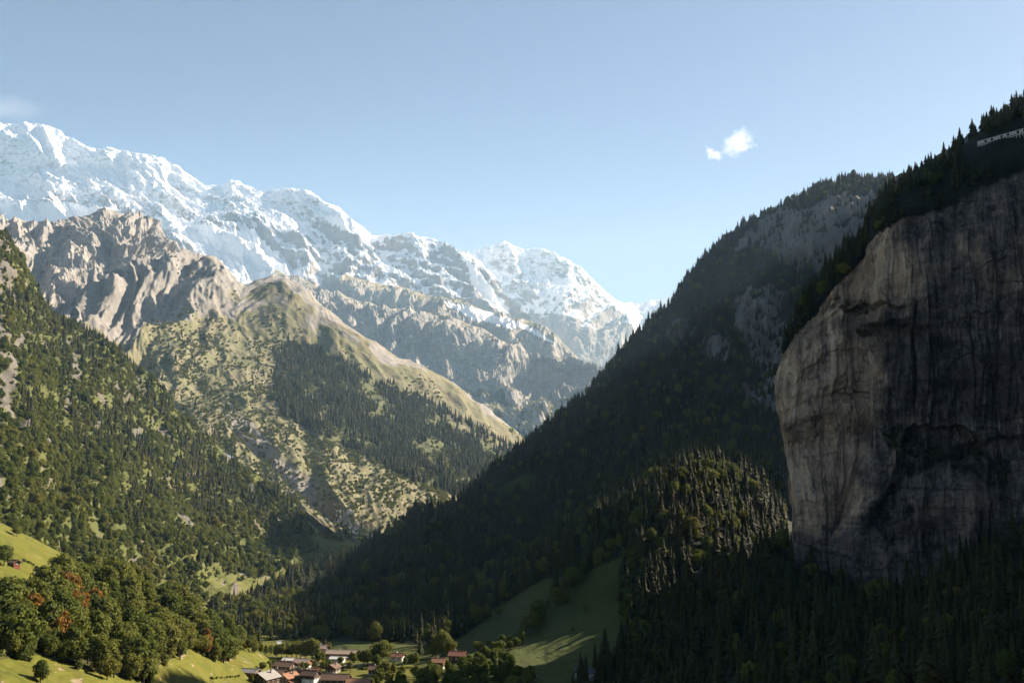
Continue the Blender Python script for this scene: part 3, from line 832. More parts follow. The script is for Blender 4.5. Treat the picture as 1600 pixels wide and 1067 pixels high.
land('cliff', 'wall', Q, M_CLIFF, rgba(uu * 0 + 0.2, uu * 0, np.where(vv_ > 690, 1.0, 0.0), uu * 0), False)

# --- black wooded foot of the cliff, bottom right
rows = [[(1060, 880, 920), (1230, 880, 882), (1345, 950, 792), (1480, 890, 765), (1650, 860, 747), (2000, 800, 684)],
        [(1050, 900, 850), (1150, 875, 846), (1235, 855, 850), (1300, 890, 792), (1345, 950, 752), (1420, 925, 742), (1500, 880, 731), (1600, 850, 718), (2000, 780, 648)],
        [(1010, 930, 805), (1150, 940, 747), (1300, 960, 693), (1450, 970, 648), (1600, 930, 621), (2000, 880, 558)],
        [(960, 975, 790), (1060, 985, 760), (1200, 1000, 630), (1400, 1020, 558), (1600, 1010, 522), (2000, 980, 450)],
        [(880, 1030, 742), (980, 1040, 700), (1100, 1050, 650), (1300, 1080, 504), (1600, 1100, 432), (2000, 1100, 360)],
        [(800, 1085, 655), (980, 1110, 600), (1100, 1130, 560), (1300, 1180, 432), (1600, 1250, 342), (2000, 1300, 288)]]
P, u, v, rp = loft(rows, 260, 220)
nr = normals(blur(P, 5))
d = fbm(u / 60, v / 60, 4, seed=171) * 4 + fbm(u / 12, v / 12, 3, seed=172) * 0.5
P2 = finish(P, nr, d)
px_, py_ = proj(P2)
nz = fbm(u / 60, v / 60, 4, seed=173)
opF = in_poly(px_, py_, [(760, 1100), (800, 1062), (900, 1020), (940, 960), (1050, 985), (1060, 1010), (1030, 1060), (960, 1100)])
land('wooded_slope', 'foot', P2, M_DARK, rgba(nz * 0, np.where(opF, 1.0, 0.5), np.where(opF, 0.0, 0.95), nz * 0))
FOOT = dict(P=P2, px=px_, py=py_, rp=rp, nz=nz, op=opF)


# ---------------------------------------------------------------- trees: meshes and materials
def leaf_mat(name, stops, trans=0.25, rough=0.75):
    m = bpy.data.materials.new(name)
    m.use_nodes = True
    nt = m.node_tree
    p = nt.nodes['Principled BSDF']
    out = nt.nodes['Material Output']
    b = NB(nt)
    oi = b.n('ShaderNodeObjectInfo')
    # species grow in patches: the shade of green follows where a tree stands, with its own variation on top
    sc = b.n('ShaderNodeVectorMath', operation='SCALE')
    sc.inputs[3].default_value = 1 / 85.0
    b.l(oi.outputs['Location'], sc.inputs[0])
    patch = b.noise(sc.outputs[0], 1.0, 4, 0.6)
    key = b.math('MULTIPLY_ADD', patch, 1.9, b.math('MULTIPLY_ADD', oi.outputs['Random'], 0.55, -0.74), clamp=True)
    col = b.ramp(key, stops)
    tc = b.n('ShaderNodeTexCoord')
    f = b.noise(tc.outputs['Object'], 9.0, 3)
    col = b.mix(b.ramp(f, [(0.35, 0.45), (0.65, 0.0)]), col, b.mix(0.5, col, (0.012, 0.014, 0.006)))
    b.l(col, p.inputs['Base Color'])
    p.inputs['Roughness'].default_value = rough
    p.inputs['Specular IOR Level'].default_value = 0.12
    tr = b.n('ShaderNodeBsdfTranslucent')
    b.l(col, tr.inputs['Color'])
    mx = b.n('ShaderNodeMixShader')
    mx.inputs[0].default_value = trans
    b.l(p.outputs[0], mx.inputs[1])
    b.l(tr.outputs[0], mx.inputs[2])
    b.l(mx.outputs[0], out.inputs['Surface'])
    return m


M_NEEDLE = leaf_mat('conifer_needles', [(0.0, (0.020, 0.027, 0.009)), (0.4, (0.035, 0.040, 0.011)), (0.75, (0.050, 0.048, 0.014)), (1.0, (0.066, 0.052, 0.016))], 0.15)
M_LEAF = leaf_mat('broadleaf_leaves', [(0.0, (0.072, 0.098, 0.018)), (0.3, (0.112, 0.136, 0.024)), (0.6, (0.155, 0.168, 0.032)), (0.85, (0.190, 0.186, 0.038)), (1.0, (0.205, 0.168, 0.036))], 0.38)
M_AUTUMN = leaf_mat('autumn_leaves', [(0.0, (0.26, 0.105, 0.020)), (0.5, (0.24, 0.135, 0.024)), (1.0, (0.20, 0.085, 0.022))], 0.35)
M_BUSH = leaf_mat('scrub_leaves', [(0.0, (0.100, 0.124, 0.026)), (0.5, (0.155, 0.170, 0.040)), (1.0, (0.205, 0.198, 0.054))], 0.38)
M_BARK = simple('bark', (0.07, 0.055, 0.042), 0.9, 0.1, 0.35, 6)


def conifer_geo(seed, whorls=13, per=8, width=0.17, lean=0.0):
    r_ = random.Random(seed)
    V, Fc = [], []
    # dense inner cone
    k = 7
    for ring, (h, rr) in enumerate(((0.07, width * 0.55), (0.45, width * 0.36), (0.95, 0.012))):
        for i in range(k):
            a = 2 * math.pi * i / k
            V.append((math.cos(a) * rr, math.sin(a) * rr, h))
    for ring in range(2):
        for i in range(k):
            j = (i + 1) % k
            Fc.append((ring * k + i, ring * k + j, (ring + 1) * k + j, (ring + 1) * k + i))
    for wI in range(whorls):
        t = wI / (whorls - 1)
        h = 0.07 + 0.88 * t ** 0.92
        rad = width * (1 - t) ** 0.78 * (0.55 + 0.45 * min(1, t / 0.15 + 0.4)) + 0.008
        n = max(4, int(per * (1 - 0.45 * t)))
        off = r_.random() * 6.28
        for i in range(n):
            a = off + 2 * math.pi * (i + r_.uniform(-0.3, 0.3)) / n
            rl = rad * r_.uniform(0.5, 1.32)
            dr = rl * r_.uniform(0.35, 0.75)
            ca, sa = math.cos(a), math.sin(a)
            wd = rl * r_.uniform(0.30, 0.48) + 0.006
            b0 = len(V)
            V.append((0, 0, h + 0.035))
            V.append((ca * rl * 0.55 - sa * wd, sa * rl * 0.55 + ca * wd, h - dr * 0.75))
            V.append((ca * rl, sa * rl, h - dr))
            V.append((ca * rl * 0.55 + sa * wd, sa * rl * 0.55 - ca * wd, h - dr * 0.75))
            V.append((ca * rl * 0.55, sa * rl * 0.55, h - dr * 0.28))
            Fc += [(b0, b0 + 1, b0 + 4), (b0 + 4, b0 + 1, b0 + 2), (b0, b0 + 4, b0 + 3), (b0 + 4, b0 + 2, b0 + 3)]
    b0 = len(V)
    V += [(0.008, 0, 0.92), (-0.006, 0.007, 0.92), (-0.006, -0.007, 0.92), (0, 0, 1.0)]
    Fc += [(b0, b0 + 1, b0 + 3), (b0 + 1, b0 + 2, b0 + 3), (b0 + 2, b0, b0 + 3)]
    return V, Fc


def broad_geo(seed, lobes=11, per=42, width=0.36, low=0.22, leaf=0.052, top=1.0, cone=0.0):
    """crown of leaf clumps spread over several overlapping lobes"""
    r_ = random.Random(seed)
    V, Fc = [], []
    L = []
    for i in range(lobes):
        t = (i + 0.5) / lobes
        h = low + (top - low) * (0.12 + 0.76 * t)
        prof = math.sin(math.pi * min(1, (0.12 + 0.80 * t))) ** 0.6 * (1 - cone * t)
        a = i * 2.4 + r_.uniform(-0.5, 0.5)
        rr = width * prof * r_.uniform(0.35, 0.78) if i < lobes - 1 else 0
        s = width * prof * r_.uniform(0.30, 0.58) + 0.045
        L.append((math.cos(a) * rr, math.sin(a) * rr, h, s))
    L.append((0, 0, low + (top - low) * 0.45, width * 0.62))
    for (lx, ly, lz, s) in L:
        # rough inner hull keeps the crown from being see-through
        k, b0 = 6, len(V)
        q = 0.66 * s
        V.append((lx, ly, lz - q))
        for ring in (-0.4, 0.45):
            for i in range(k):
                a = 2 * math.pi * (i + 0.5 * (ring > 0)) / k
                j = q * r_.uniform(0.75, 1.1) * 0.9
                V.append((lx + math.cos(a) * j, ly + math.sin(a) * j, lz + q * ring))
        V.append((lx, ly, lz + q))
        for i in range(k):
            j = (i + 1) % k
            Fc += [(b0, b0 + 1 + j, b0 + 1 + i), (b0 + 1 + i, b0 + 1 + j, b0 + 1 + k + j, b0 + 1 + k + i), (b0 + 1 + k + i, b0 + 1 + k + j, b0 + 1 + 2 * k)]
        for _ in range(per):
            z = r_.uniform(-0.75, 1)
            a = r_.uniform(0, 6.283)
            c_ = math.sqrt(max(0, 1 - z * z))
            nx, ny, nz_ = c_ * math.cos(a), c_ * math.sin(a), z
            rr = s * r_.uniform(0.72, 1.12)
            cx, cy_, cz = lx + nx * rr, ly + ny * rr, lz + nz_ * rr * 0.9
            # leaf clump: a bent quad roughly facing outward
            nx, ny, nz_ = nx + r_.uniform(-0.5, 0.5), ny + r_.uniform(-0.5, 0.5), nz_ + r_.uniform(-0.35, 0.6)
            ln = math.sqrt(nx * nx + ny * ny + nz_ * nz_) + 1e-6
            nx, ny, nz_ = nx / ln, ny / ln, nz_ / ln
            tx, ty, tz = (-ny, nx, 0) if abs(nz_) < 0.95 else (1, 0, 0)
            tl = math.sqrt(tx * tx + ty * ty + tz * tz) + 1e-6
            tx, ty, tz = tx / tl, ty / tl, tz / tl
            bx, by, bz = ny * tz - nz_ * ty, nz_ * tx - nx * tz, nx * ty - ny * tx
            g = r_.uniform(0, 6.283)
            cg, sg = math.cos(g), math.sin(g)
            e = leaf * r_.uniform(0.6, 1.25)
            b1 = len(V)
            for (p_, q_, o_) in ((-1, -0.2, -0.3), (0.1, -1, 0.2), (1, 0.25, -0.3), (-0.15, 1, 0.2)):
                x_, y_ = (p_ * cg - q_ * sg) * e, (p_ * sg + q_ * cg) * e
                V.append((cx + tx * x_ + bx * y_ + nx * o_ * e, cy_ + ty * x_ + by * y_ + ny * o_ * e, cz + tz * x_ + bz * y_ + nz_ * o_ * e))
            Fc += [(b1, b1 + 1, b1 + 2), (b1, b1 + 2, b1 + 3)]
    return V, Fc


def trunk_geo(h, r0, limbs=3, seed=1, k=6):
    r_ = random.Random(seed)
    V, Fc = [], []

    def tube(p0, p1, ra, rb):
        b0 = len(V)
        d_ = np.array(p1, float) - np.array(p0, float)
        d_ /= np.linalg.norm(d_)
        t_ = np.cross(d_, (0.3, 0.9, 0.1)); t_ /= np.linalg.norm(t_)
        s_ = np.cross(d_, t_)
        for pp, rr in ((p0, ra), (p1, rb)):
            for i in range(k):
                a = 2 * math.pi * i / k
                V.append(tuple(np.array(pp) + (t_ * math.cos(a) + s_ * math.sin(a)) * rr))
        for i in range(k):
            j = (i + 1) % k
            Fc.append((b0 + i, b0 + j, b0 + k + j, b0 + k + i))
    tube((0, 0, -0.06), (r_.uniform(-.01, .01), r_.uniform(-.01, .01), h), r0, r0 * 0.45)
    for i in range(limbs):
        a = i * 2.3 + r_.random()
        z0 = h * r_.uniform(0.45, 0.8)
        tube((0, 0, z0), (math.cos(a) * 0.18, math.sin(a) * 0.18, z0 + 0.2), r0 * 0.5, r0 * 0.15)
    return V, Fc


KINDS = {
    'conifer': [conifer_geo(1, 13, 8, 0.19), conifer_geo(2, 15, 8, 0.22), conifer_geo(3, 12, 8, 0.165), conifer_geo(4, 14, 9, 0.26), conifer_geo(5, 16, 9, 0.23), conifer_geo(6, 10, 7, 0.20)],
    'broadleaf': [broad_geo(11, 13, 72, 0.36, 0.20, 0.038), broad_geo(12, 15, 64, 0.30, 0.14, 0.034), broad_geo(13, 12, 80, 0.42, 0.24, 0.042), broad_geo(14, 14, 64, 0.25, 0.10, 0.032, cone=0.45), broad_geo(15, 15, 66, 0.34, 0.12, 0.037, cone=0.2), broad_geo(16, 17, 60, 0.38, 0.10, 0.036, cone=0.1), broad_geo(17, 10, 70, 0.28, 0.22, 0.040)],
    'bush': [broad_geo(21, 6, 26, 0.55, 0.05, 0.10, 0.95), broad_geo(22, 7, 24, 0.65, 0.02, 0.11, 0.9)],
}
TRUNKS = {'conifer': trunk_geo(0.9, 0.017, 0, 1), 'broadleaf': trunk_geo(0.62, 0.028, 3, 2), 'bush': trunk_geo(0.4, 0.03, 2, 3, 4)}
LEAFM = {'conifer': M_NEEDLE, 'broadleaf': M_LEAF, 'bush': M_BUSH}
KINDS['autumn'] = KINDS['broadleaf']
TRUNKS['autumn'] = TRUNKS['broadleaf']
LEAFM['autumn'] = M_AUTUMN
CROWN_ME = {k: [new_mesh(k + '_crown', V, Fc, LEAFM[k]) for V, Fc in L] for k, L in KINDS.items()}
TRUNK_ME = {k: new_mesh(k + '_trunk', *TRUNKS[k], M_BARK, True) for k in KINDS}


def whole_tree(k, i):
    V, Fc = KINDS[k][i]
    TV, TF = TRUNKS[k]
    n = len(V)
    return new_mesh(k + '_whole', list(V) + list(TV), list(Fc) + [tuple(j + n for j in f) for f in TF], mats=[LEAFM[k], M_BARK], midx=[0] * len(Fc) + [1] * len(TF))


# ---------------------------------------------------------------- scatter
TREES = {'conifer': [], 'broadleaf': [], 'bush': []}     # rows: x, y, z, height, variant, yaw, region id
REGIONS = []


def scatter(kind, region, L, density, size, jitter=0.3, variants=None, sink=0.15):
    """density: trees per square metre at each grid point"""
    P = L['P']
    a = P[:-1, :-1]
    e1, e2 = P[:-1, 1:] - a, P[1:, :-1] - a
    area = np.linalg.norm(np.cross(e1, e2), axis=2)
    dn = np.clip(density[:-1, :-1], 0, None)
    px, py = L['px'][:-1, :-1], L['py'][:-1, :-1]
    dn = np.where((px > -40) & (px < 1640) & (py < 1110) & (L['rp'][:-1, :-1] > 0.97), dn, 0)
    lam = (area * dn).ravel()
    cnt = RNG.poisson(lam)
    idx = np.repeat(np.arange(len(lam)), cnt)
    n = len(idx)
    f1, f2 = RNG.random(n)[:, None], RNG.random(n)[:, None]
    p = a.reshape(-1, 3)[idx] + e1.reshape(-1, 3)[idx] * f1 + e2.reshape(-1, 3)[idx] * f2
    sz = size.ravel()[np.minimum(idx, size.size - 1)] if isinstance(size, np.ndarray) else np.full(n, float(size))
    h = sz * np.exp(RNG.normal(0, jitter, n)).clip(0.45, 1.7)
    var = RNG.choice(variants if variants is not None else len(KINDS[kind]), n)
    p[:, 2] -= sink * np.sqrt(h)
    if region not in REGIONS: REGIONS.append(region)
    TREES[kind].append(np.column_stack([p, h, var, RNG.random(n) * 6.283, np.full(n, REGIONS.index(region))]))
    print('scatter', kind, region, n)


def pin(kind, region, px, py, h, var=0, d=None, z=None, yaw=None):
    """one tree at a planned spot: foot seen at px, py"""
    if d is None: d = ground_depth(py)
    p = at(px, py, d)
    if z is not None: p[2] = z
    if region not in REGIONS: REGIONS.append(region)
    TREES[kind].append(np.array([[p[0], p[1], p[2] - 0.2, h, var, RNG.random() * 6.28 if yaw is None else yaw, REGIONS.index(region)]]))


# mid hillside
L = HILL
nz, px, py = L['nz'], L['px'], L['py']
inF = in_poly(px + 14 * nz, py + 8 * nz, FOR_M)
strip2 = in_poly(px + 8 * nz, py + 6 * nz, [(600, 590), (700, 640), (790, 690), (820, 700), (800, 720), (740, 700), (650, 650)])
clear = in_poly(px, py, [(690, 722), (720, 735), (735, 752), (700, 735)])
scatter('conifer', 'hill', L, np.where((inF | strip2) & ~clear, 0.0105 * sstep(-0.75, 0.1, nz + fbm(px / 30, py / 30, 3, seed=201) * 0.9), 0), 21, 0.25)
scr = sstep(1.5, 2.4, L['rp'] + nz * 0.7) * sstep(-0.9, 0.5, fbm(px / 14, py / 10, 4, seed=202)) * (~inF) * (px > 230)
scr = scr * (0.25 + 0.75 * sstep(-0.35, 0.35, fbm(px / 48, py / 60, 4, seed=209)))
scatter('bush', 'hill', L, scr * 0.026, 4.2, 0.5)
scatter('conifer', 'hill', L, scr * 0.0006, 15, 0.3)
scatter('bush', 'hill', L, inF * 0.0015, 8, 0.35)

# left wooded slope
L = LEFT
nz, px, py, rp = L['nz'], L['px'], L['py'], L['rp']
wood = (~L['meadow']) * (1 - 0.85 * L['rocky'])
con = sstep(-0.25, 0.35, fbm(px / 60, py / 90, 4, seed=203) + 0.35 * sstep(3.0, 1.3, rp) - 0.55 * sstep(2.4, 3.6, rp) - 0.25 * sstep(130, 0, px))
gap = sstep(-0.62, -0.25, fbm(px / 26, py / 40, 4, seed=204) + 0.25 * fbm(px / 9, py / 9, 3, seed=208))
fin = sstep(720, 800, px * 1.35 + py * 0.1 + 20 * nz)
scatter('conifer', 'left', L, wood * con * gap * 0.0095, 12 + 2 * nz, 0.38)
scatter('broadleaf', 'left', L, wood * (1 - 0.75 * con) * (0.06 + 0.94 * gap) * 0.0185, 6.8, 0.42)
scatter('bush', 'left', L, wood * (0.35 + 0.65 * gap) * 0.020, 3.6, 0.5)
mdw = L['meadow'] * sstep(0.25, 0.6, fbm(px / 12, py / 12, 3, seed=205))
scatter('bush', 'left', L, mdw * 0.006, 5.5, 0.35)
scatter('broadleaf', 'left', L, mdw * 0.0012, 12, 0.25)

# grove on the near knoll
L = KNOLL
px, py, nz = L['px'], L['py'], L['nz']
inG = in_poly(px, py - 8, GROVE) & ~in_poly(px, py, [(284, 922), (335, 938), (374, 985), (340, 1004), (318, 990), (298, 968)])
scatter('broadleaf', 'knoll', L, inG * 0.020, 12, 0.3)
scatter('conifer', 'knoll', L, inG * 0.0012, 12, 0.25)
scatter('bush', 'knoll', L, inG * 0.010, 4.5, 0.3)

# dark slope
L = DARK
px, py, nz, rp = L['px'], L['py'], L['nz'], L['rp']
wd = (~L['op']) * (1 - L['cl'])
up = sstep(4.9, 4.2, rp)
hidden = (px > 1395) | ((px > 1225) & (py > 480))
scatter('conifer', 'dark', L, wd * ~hidden * (0.013 * up + 0.013 * (1 - up)), 13 + 4 * (1 - up), 0.3)
scatter('broadleaf', 'dark', L, wd * ~hidden * (0.0010 * up + 0.0022 * (1 - up)), 11, 0.25)
scatter('conifer', 'dark', L, L['cl'] * 0.0065 * (px < 1420) * sstep(-0.2, 0.4, fbm(px / 16, py / 7, 3, seed=207)), 9, 0.4)
row_ = in_poly(px, py, [(815, 992), (845, 960), (880, 925), (930, 880), (965, 850), (975, 858), (935, 892), (890, 938), (855, 975), (830, 1000)])
scatter('broadleaf', 'dark', L, row_ * 0.006, 11, 0.3)

# plateau above the cliff
L = CLIFF
px, py, nz, rp = L['px'], L['py'], L['nz'], L['rp']
top = ((rp > 0.99) & (rp < 2.02)) * 1.0
top = top * ~in_poly(px, py, [(1505, 222), (1680, 165), (1680, 240), (1505, 268)])
scatter('conifer', 'cliff', L, top * 0.020 * (px > 1190), 11, 0.45, [1, 3])
scatter('broadleaf', 'cliff', L, top * 0.0016 * (px > 1190), 8, 0.3)
ledge = L['rp'] > 2.02
scatter('conifer', 'cliff', L, np.where(ledge, LAND['cliff'][1][..., 2] > 0.24, 0) * 0.012, 5, 0.45, [1, 3])

# foot of the cliff
L = FOOT
px, py, nz, rp = L['px'], L['py'], L['nz'], L['rp']
scatter('conifer', 'foot', L, (~L['op']) * 0.0125, 18, 0.25)
scatter('broadleaf', 'foot', L, (~L['op']) * 0.0010, 12, 0.25)

# wooded toe of the shaded slope on the valley floor
toe = [(325, 958), (352, 945), (400, 938), (450, 930), (520, 960), (560, 985), (500, 1000), (440, 1001), (405, 1004), (372, 1000), (350, 985)]
for L in (GROUND, DARK):
    z_ = in_poly(L['px'] + 6 * L['nz'], L['py'], toe) & (L['P'][..., 1] < 1400)
    scatter('conifer', 'dark', L, z_ * 0.007, 13, 0.3)
    scatter('broadleaf', 'dark', L, z_ * 0.007, 11, 0.3)

# the sunlit clump: a fuller mixed wood
L = DARK
clump = in_poly(L['px'] + 5 * L['nz'], L['py'], [(1000, 730), (1090, 712), (1170, 745), (1170, 800), (1120, 865), (1050, 890), (1000, 935), (965, 935), (968, 885), (985, 830)])
scatter('conifer', 'dark', L, clump * 0.012, 13, 0.4, [1, 3, 4, 5])
scatter('broadleaf', 'dark', L, clump * 0.008, 9, 0.35)
scatter('bush', 'dark', L, clump * 0.012, 3.5, 0.4)
bank = L['op'] & (L['py'] < 990) & (L['px'] > 700)
scatter('bush', 'dark', L, bank * 0.0012 * sstep(0.0, 0.5, fbm(L['px'] / 20, L['py'] / 12, 3, seed=210)), 3, 0.4)


# ---------------------------------------------------------------- planting: the 300 largest in view of each kind stand alone, the rest are one mass per kind
from mathutils.bvhtree import BVHTree
from mathutils import Vector


def bvh_of(keys, step=2):
    V, Fc = [], []
    for k in keys:
        P = LAND[k][0][::step, ::step]
        nv, nu = P.shape[:2]
        b0 = len(V)
        V.extend(map(tuple, P.reshape(-1, 3)))
        ix = np.arange(nv * nu).reshape(nv, nu) + b0
        Fc.extend(np.stack([ix[:-1, :-1], ix[:-1, 1:], ix[1:, 1:], ix[1:, :-1]], -1).reshape(-1, 4).tolist())
    return BVHTree.FromPolygons(V, Fc)


GROUND_BVH = bvh_of(['ground', 'knoll', 'left', 'dark', 'foot', 'cliff', 'hill'])
CAMV = Vector((0, 0, CAM_Z))


def seen(p):
    d = Vector(p) - CAMV
    L_ = d.length
    d /= L_
    hit = GROUND_BVH.ray_cast(CAMV, d, L_ - 3)
    return hit[0] is None


NAMES = {
    'conifer': ('conifer_tree', 'conifer', {
        'hill': 'dark conifer in the wood on the middle hillside', 'left': 'dark conifer among the trees of the left wooded slope',
        'dark': 'dark conifer standing on the shaded right-hand slope', 'cliff': 'spruce rooted on the rim above the big right cliff',
        'foot': 'spruce in the black wood at the foot of the big cliff', 'knoll': 'dark spruce standing among the leafy trees of the left grove', 'spur': 'sunlit spruce in the clump on the shaded slope', 'village': 'spruce beside the village houses'}),
    'broadleaf': ('broadleaf_tree', 'broadleaf tree', {
        'left': 'leafy tree in the wood covering the left slope', 'knoll': 'leafy tree in the dense grove below the left meadow',
        'dark': 'leafy tree growing on the shaded right-hand slope', 'cliff': 'small leafy tree on the rim above the big right cliff',
        'foot': 'leafy tree in the black wood at the foot of the big cliff', 'village': 'leafy garden tree among the village houses', 'thicket': 'bushy leafy tree in the thicket right of the village',
        'hedge': 'small leafy tree in the row between the green meadow and the dark field'}),
    'bush': ('shrub', 'shrub', {
        'hill': 'low green shrub on the open middle hillside', 'left': 'green shrub on the left wooded slope', 'knoll': 'low shrub at the edge of the left grove',
        'cliff': 'shrub clinging to a ledge of the big cliff', 'dark': 'shrub clinging to rock on the shaded slope', 'village': 'garden shrub between the village houses', 'meadow': 'lone shrub on the left meadow'}),
}
GROUPS = {'hill': 'on the middle hillside', 'left': 'on the left slope', 'dark': 'on the shaded slope', 'cliff': 'on the cliff', 'foot': 'below the cliff', 'knoll': 'of the left grove',
          'village': 'of the village', 'thicket': 'of the village thicket', 'hedge': 'along the meadow edge', 'meadow': 'on the left meadow', 'spur': 'of the sunlit clump'}
NAMES['autumn'] = ('autumn_tree', 'autumn tree', NAMES['broadleaf'][2])
PLURAL = {'autumn': 'autumn trees', 'conifer': 'conifers', 'broadleaf': 'leafy trees', 'bush': 'shrubs'}
ROOT_CACHE = {}


def stand_tree(kind, row, label=None, group=None):
    x, y, z, h, var, yaw, reg = row
    region = REGIONS[int(reg)]
    nm, cat, labs = NAMES[kind]
    o = bpy.data.objects.new(nm, None)
    COL.objects.link(o)
    o.location = (x, y, z)
    o.rotation_euler = (0, 0, yaw)
    o.scale = (h, h, h)
    q = proj(np.array([x, y, z]))
    props(o, label or zone_label(kind, region, float(q[0]), float(q[1])) or labs[region], cat, group or (PLURAL[kind] + ' ' + GROUPS[region]))
    c = bpy.data.objects.new('crown' if kind != 'bush' else 'foliage', CROWN_ME[kind][int(var)])
    COL.objects.link(c)
    c.parent = o
    t = bpy.data.objects.new('trunk' if kind != 'bush' else 'stem', TRUNK_ME[kind])
    COL.objects.link(t)
    t.parent = o
    return o


def zone_label(kind, region, px, py):
    """a label for where in its wood a tree stands, from the ground it stands on"""
    L = {('broadleaf', 'knoll'): [(lambda: py < 945, 'leafy tree on the upper rim of the left grove, against the meadow'), (lambda: px > 290, 'leafy tree at the right end of the left grove, above the valley field'),
                                  (lambda: py > 1012, 'leafy tree on the lower front edge of the left grove, beside the lit grass'), (lambda: px < 60, 'leafy tree in the left end of the grove at the picture edge'),
                                  (lambda: True, 'leafy tree in the thick middle of the left grove')],
         ('bush', 'knoll'): [(lambda: py < 945, 'low shrub on the upper rim of the left grove'), (lambda: px > 290, 'low shrub at the right end of the left grove'), (lambda: py > 1012, 'low shrub on the lower front edge of the left grove'), (lambda: True, 'low shrub between the trees inside the left grove')],
         ('bush', 'left'): [(lambda: px > 440, 'green shrub on the pale grass where the left slope meets the valley'), (lambda: py > 860, 'green shrub low on the left wooded slope above the grove'), (lambda: px < 90, 'green shrub beside the left meadow at the foot of the slope'), (lambda: True, 'green shrub among the trees half way up the left slope')],
         ('broadleaf', 'left'): [(lambda: px > 300 and py > 880, 'leafy tree by the small bright clearing at the foot of the left slope'), (lambda: py < 850, 'leafy tree higher on the left slope beside the meadow edge'), (lambda: True, 'leafy tree low on the left slope just behind the grove')],
         ('conifer', 'cliff'): [(lambda: px > 1560, 'spruce on the rim above the pale slatted barrier'), (lambda: px > 1400, 'spruce on the skyline rim left of the pale slatted barrier'), (lambda: px > 1300, 'spruce on the sloping rim in the middle of the big cliff edge'), (lambda: True, 'spruce low on the rim by the left corner of the big cliff')],
         ('conifer', 'dark'): [(lambda: px < 560, 'conifer at the dark toe of the shaded slope by the valley field'), (lambda: px > 1100, 'spruce in the right half of the sunlit clump, nearest the big cliff'), (lambda: py < 800, 'spruce at the top of the sunlit clump left of the big cliff'), (lambda: px > 960, 'spruce in the lower left of the sunlit clump above the grass bank'), (lambda: True, 'conifer at the lower edge of the shaded slope above the field')]}
    for test, lab in L.get((kind, region), []):
        if test(): return lab
    return None


def forest_nodes(kind):
    ng = bpy.data.node_groups.new(kind + '_planting', 'GeometryNodeTree')
    ng.interface.new_socket('Geometry', in_out='INPUT', socket_type='NodeSocketGeometry')
    ng.interface.new_socket('Geometry', in_out='OUTPUT', socket_type='NodeSocketGeometry')
    n, l = ng.nodes, ng.links
    gi, go = n.new('NodeGroupInput'), n.new('NodeGroupOutput')
    join = n.new('GeometryNodeJoinGeometry')
    for i in reversed(range(len(KINDS[kind]))):
        proto = bpy.data.objects.new(kind + '_whole_tree', whole_tree(kind, i))
        oi = n.new('GeometryNodeObjectInfo')
        oi.inputs['Object'].default_value = proto
        oi.inputs['As Instance'].default_value = False
        g2 = n.new('GeometryNodeGeometryToInstance')
        l.new(oi.outputs['Geometry'], g2.inputs[0])
        l.new(g2.outputs[0], join.inputs[0])
    iop = n.new('GeometryNodeInstanceOnPoints')
    iop.inputs['Pick Instance'].default_value = True

    def attr(nm, typ):
        a = n.new('GeometryNodeInputNamedAttribute')
        a.data_type = typ
        a.inputs['Name'].default_value = nm
        return a.outputs[0]
    l.new(gi.outputs[0], iop.inputs['Points'])
    l.new(join.outputs[0], iop.inputs['Instance'])
    l.new(attr('variant', 'INT'), iop.inputs['Instance Index'])
    l.new(attr('size', 'FLOAT_VECTOR'), iop.inputs['Scale'])
    cx = n.new('ShaderNodeCombineXYZ')
    l.new(attr('yaw', 'FLOAT'), cx.inputs[2])
    e2r = n.new('FunctionNodeEulerToRotation')
    l.new(cx.outputs[0], e2r.inputs[0])
    l.new(e2r.outputs[0], iop.inputs['Rotation'])
    l.new(iop.outputs[0], go.inputs[0])
    return ng


def allowed(kind, reg, px, py):
    """trees lost in the black shade are not singled out"""
    r_ = REGIONS[reg]
    if r_ == 'foot': return False
    if r_ == 'dark' and kind == 'conifer': return px > 960 and 700 < py < 930
    return True


def plant():
    for kind, nm in (('conifer', 'conifer_forest'), ('broadleaf', 'broadleaf_forest'), ('bush', 'scrub')):
        if not TREES[kind]: continue
        A = np.concatenate(TREES[kind])
        mid = A[:, :3] + np.array([0, 0, 0.75]) * A[:, 3:4]
        px, py = proj(mid)
        dist = np.linalg.norm(A[:, :3] - np.array([0, 0, CAM_Z]), axis=1)
        app = A[:, 3] / dist * F_PX
        inf = (px > 0) & (px < W_PX) & (py > 0) & (py < H_PX)
        order = np.argsort(-np.where(inf, app, 0))
        solo = []
        for i in order[:4000]:
            if not inf[i]: break
            if not allowed(kind, int(A[i, 6]), px[i], py[i]): continue
            if seen(mid[i]): solo.append(i)
            if len(solo) >= SOLO: break
        mask = np.ones(len(A), bool)
        mask[solo] = False
        for i in solo: stand_tree(kind, A[i])
        B = A[mask]
        me = bpy.data.meshes.new(nm)
        me.vertices.add(len(B))
        me.vertices.foreach_set('co', B[:, :3].ravel().astype(np.float32))
        a = me.attributes.new('variant', 'INT', 'POINT')
        a.data.foreach_set('value', B[:, 4].astype(np.int32))
        a = me.attributes.new('yaw', 'FLOAT', 'POINT')
        a.data.foreach_set('value', B[:, 5].astype(np.float32))
        a = me.attributes.new('size', 'FLOAT_VECTOR', 'POINT')
        wide = RNG.uniform(0.85, 1.2, len(B))
        a.data.foreach_set('vector', np.column_stack([B[:, 3] * wide, B[:, 3] * wide, B[:, 3]]).ravel().astype(np.float32))
        o = link(nm, me)
        props(o, kind='stuff')
        md = o.modifiers.new('planting', 'NODES')
        md.node_group = forest_nodes(kind)
        print('planted', kind, len(A), 'alone', len(solo), 'smallest px', app[solo[-1]] if solo else 0)




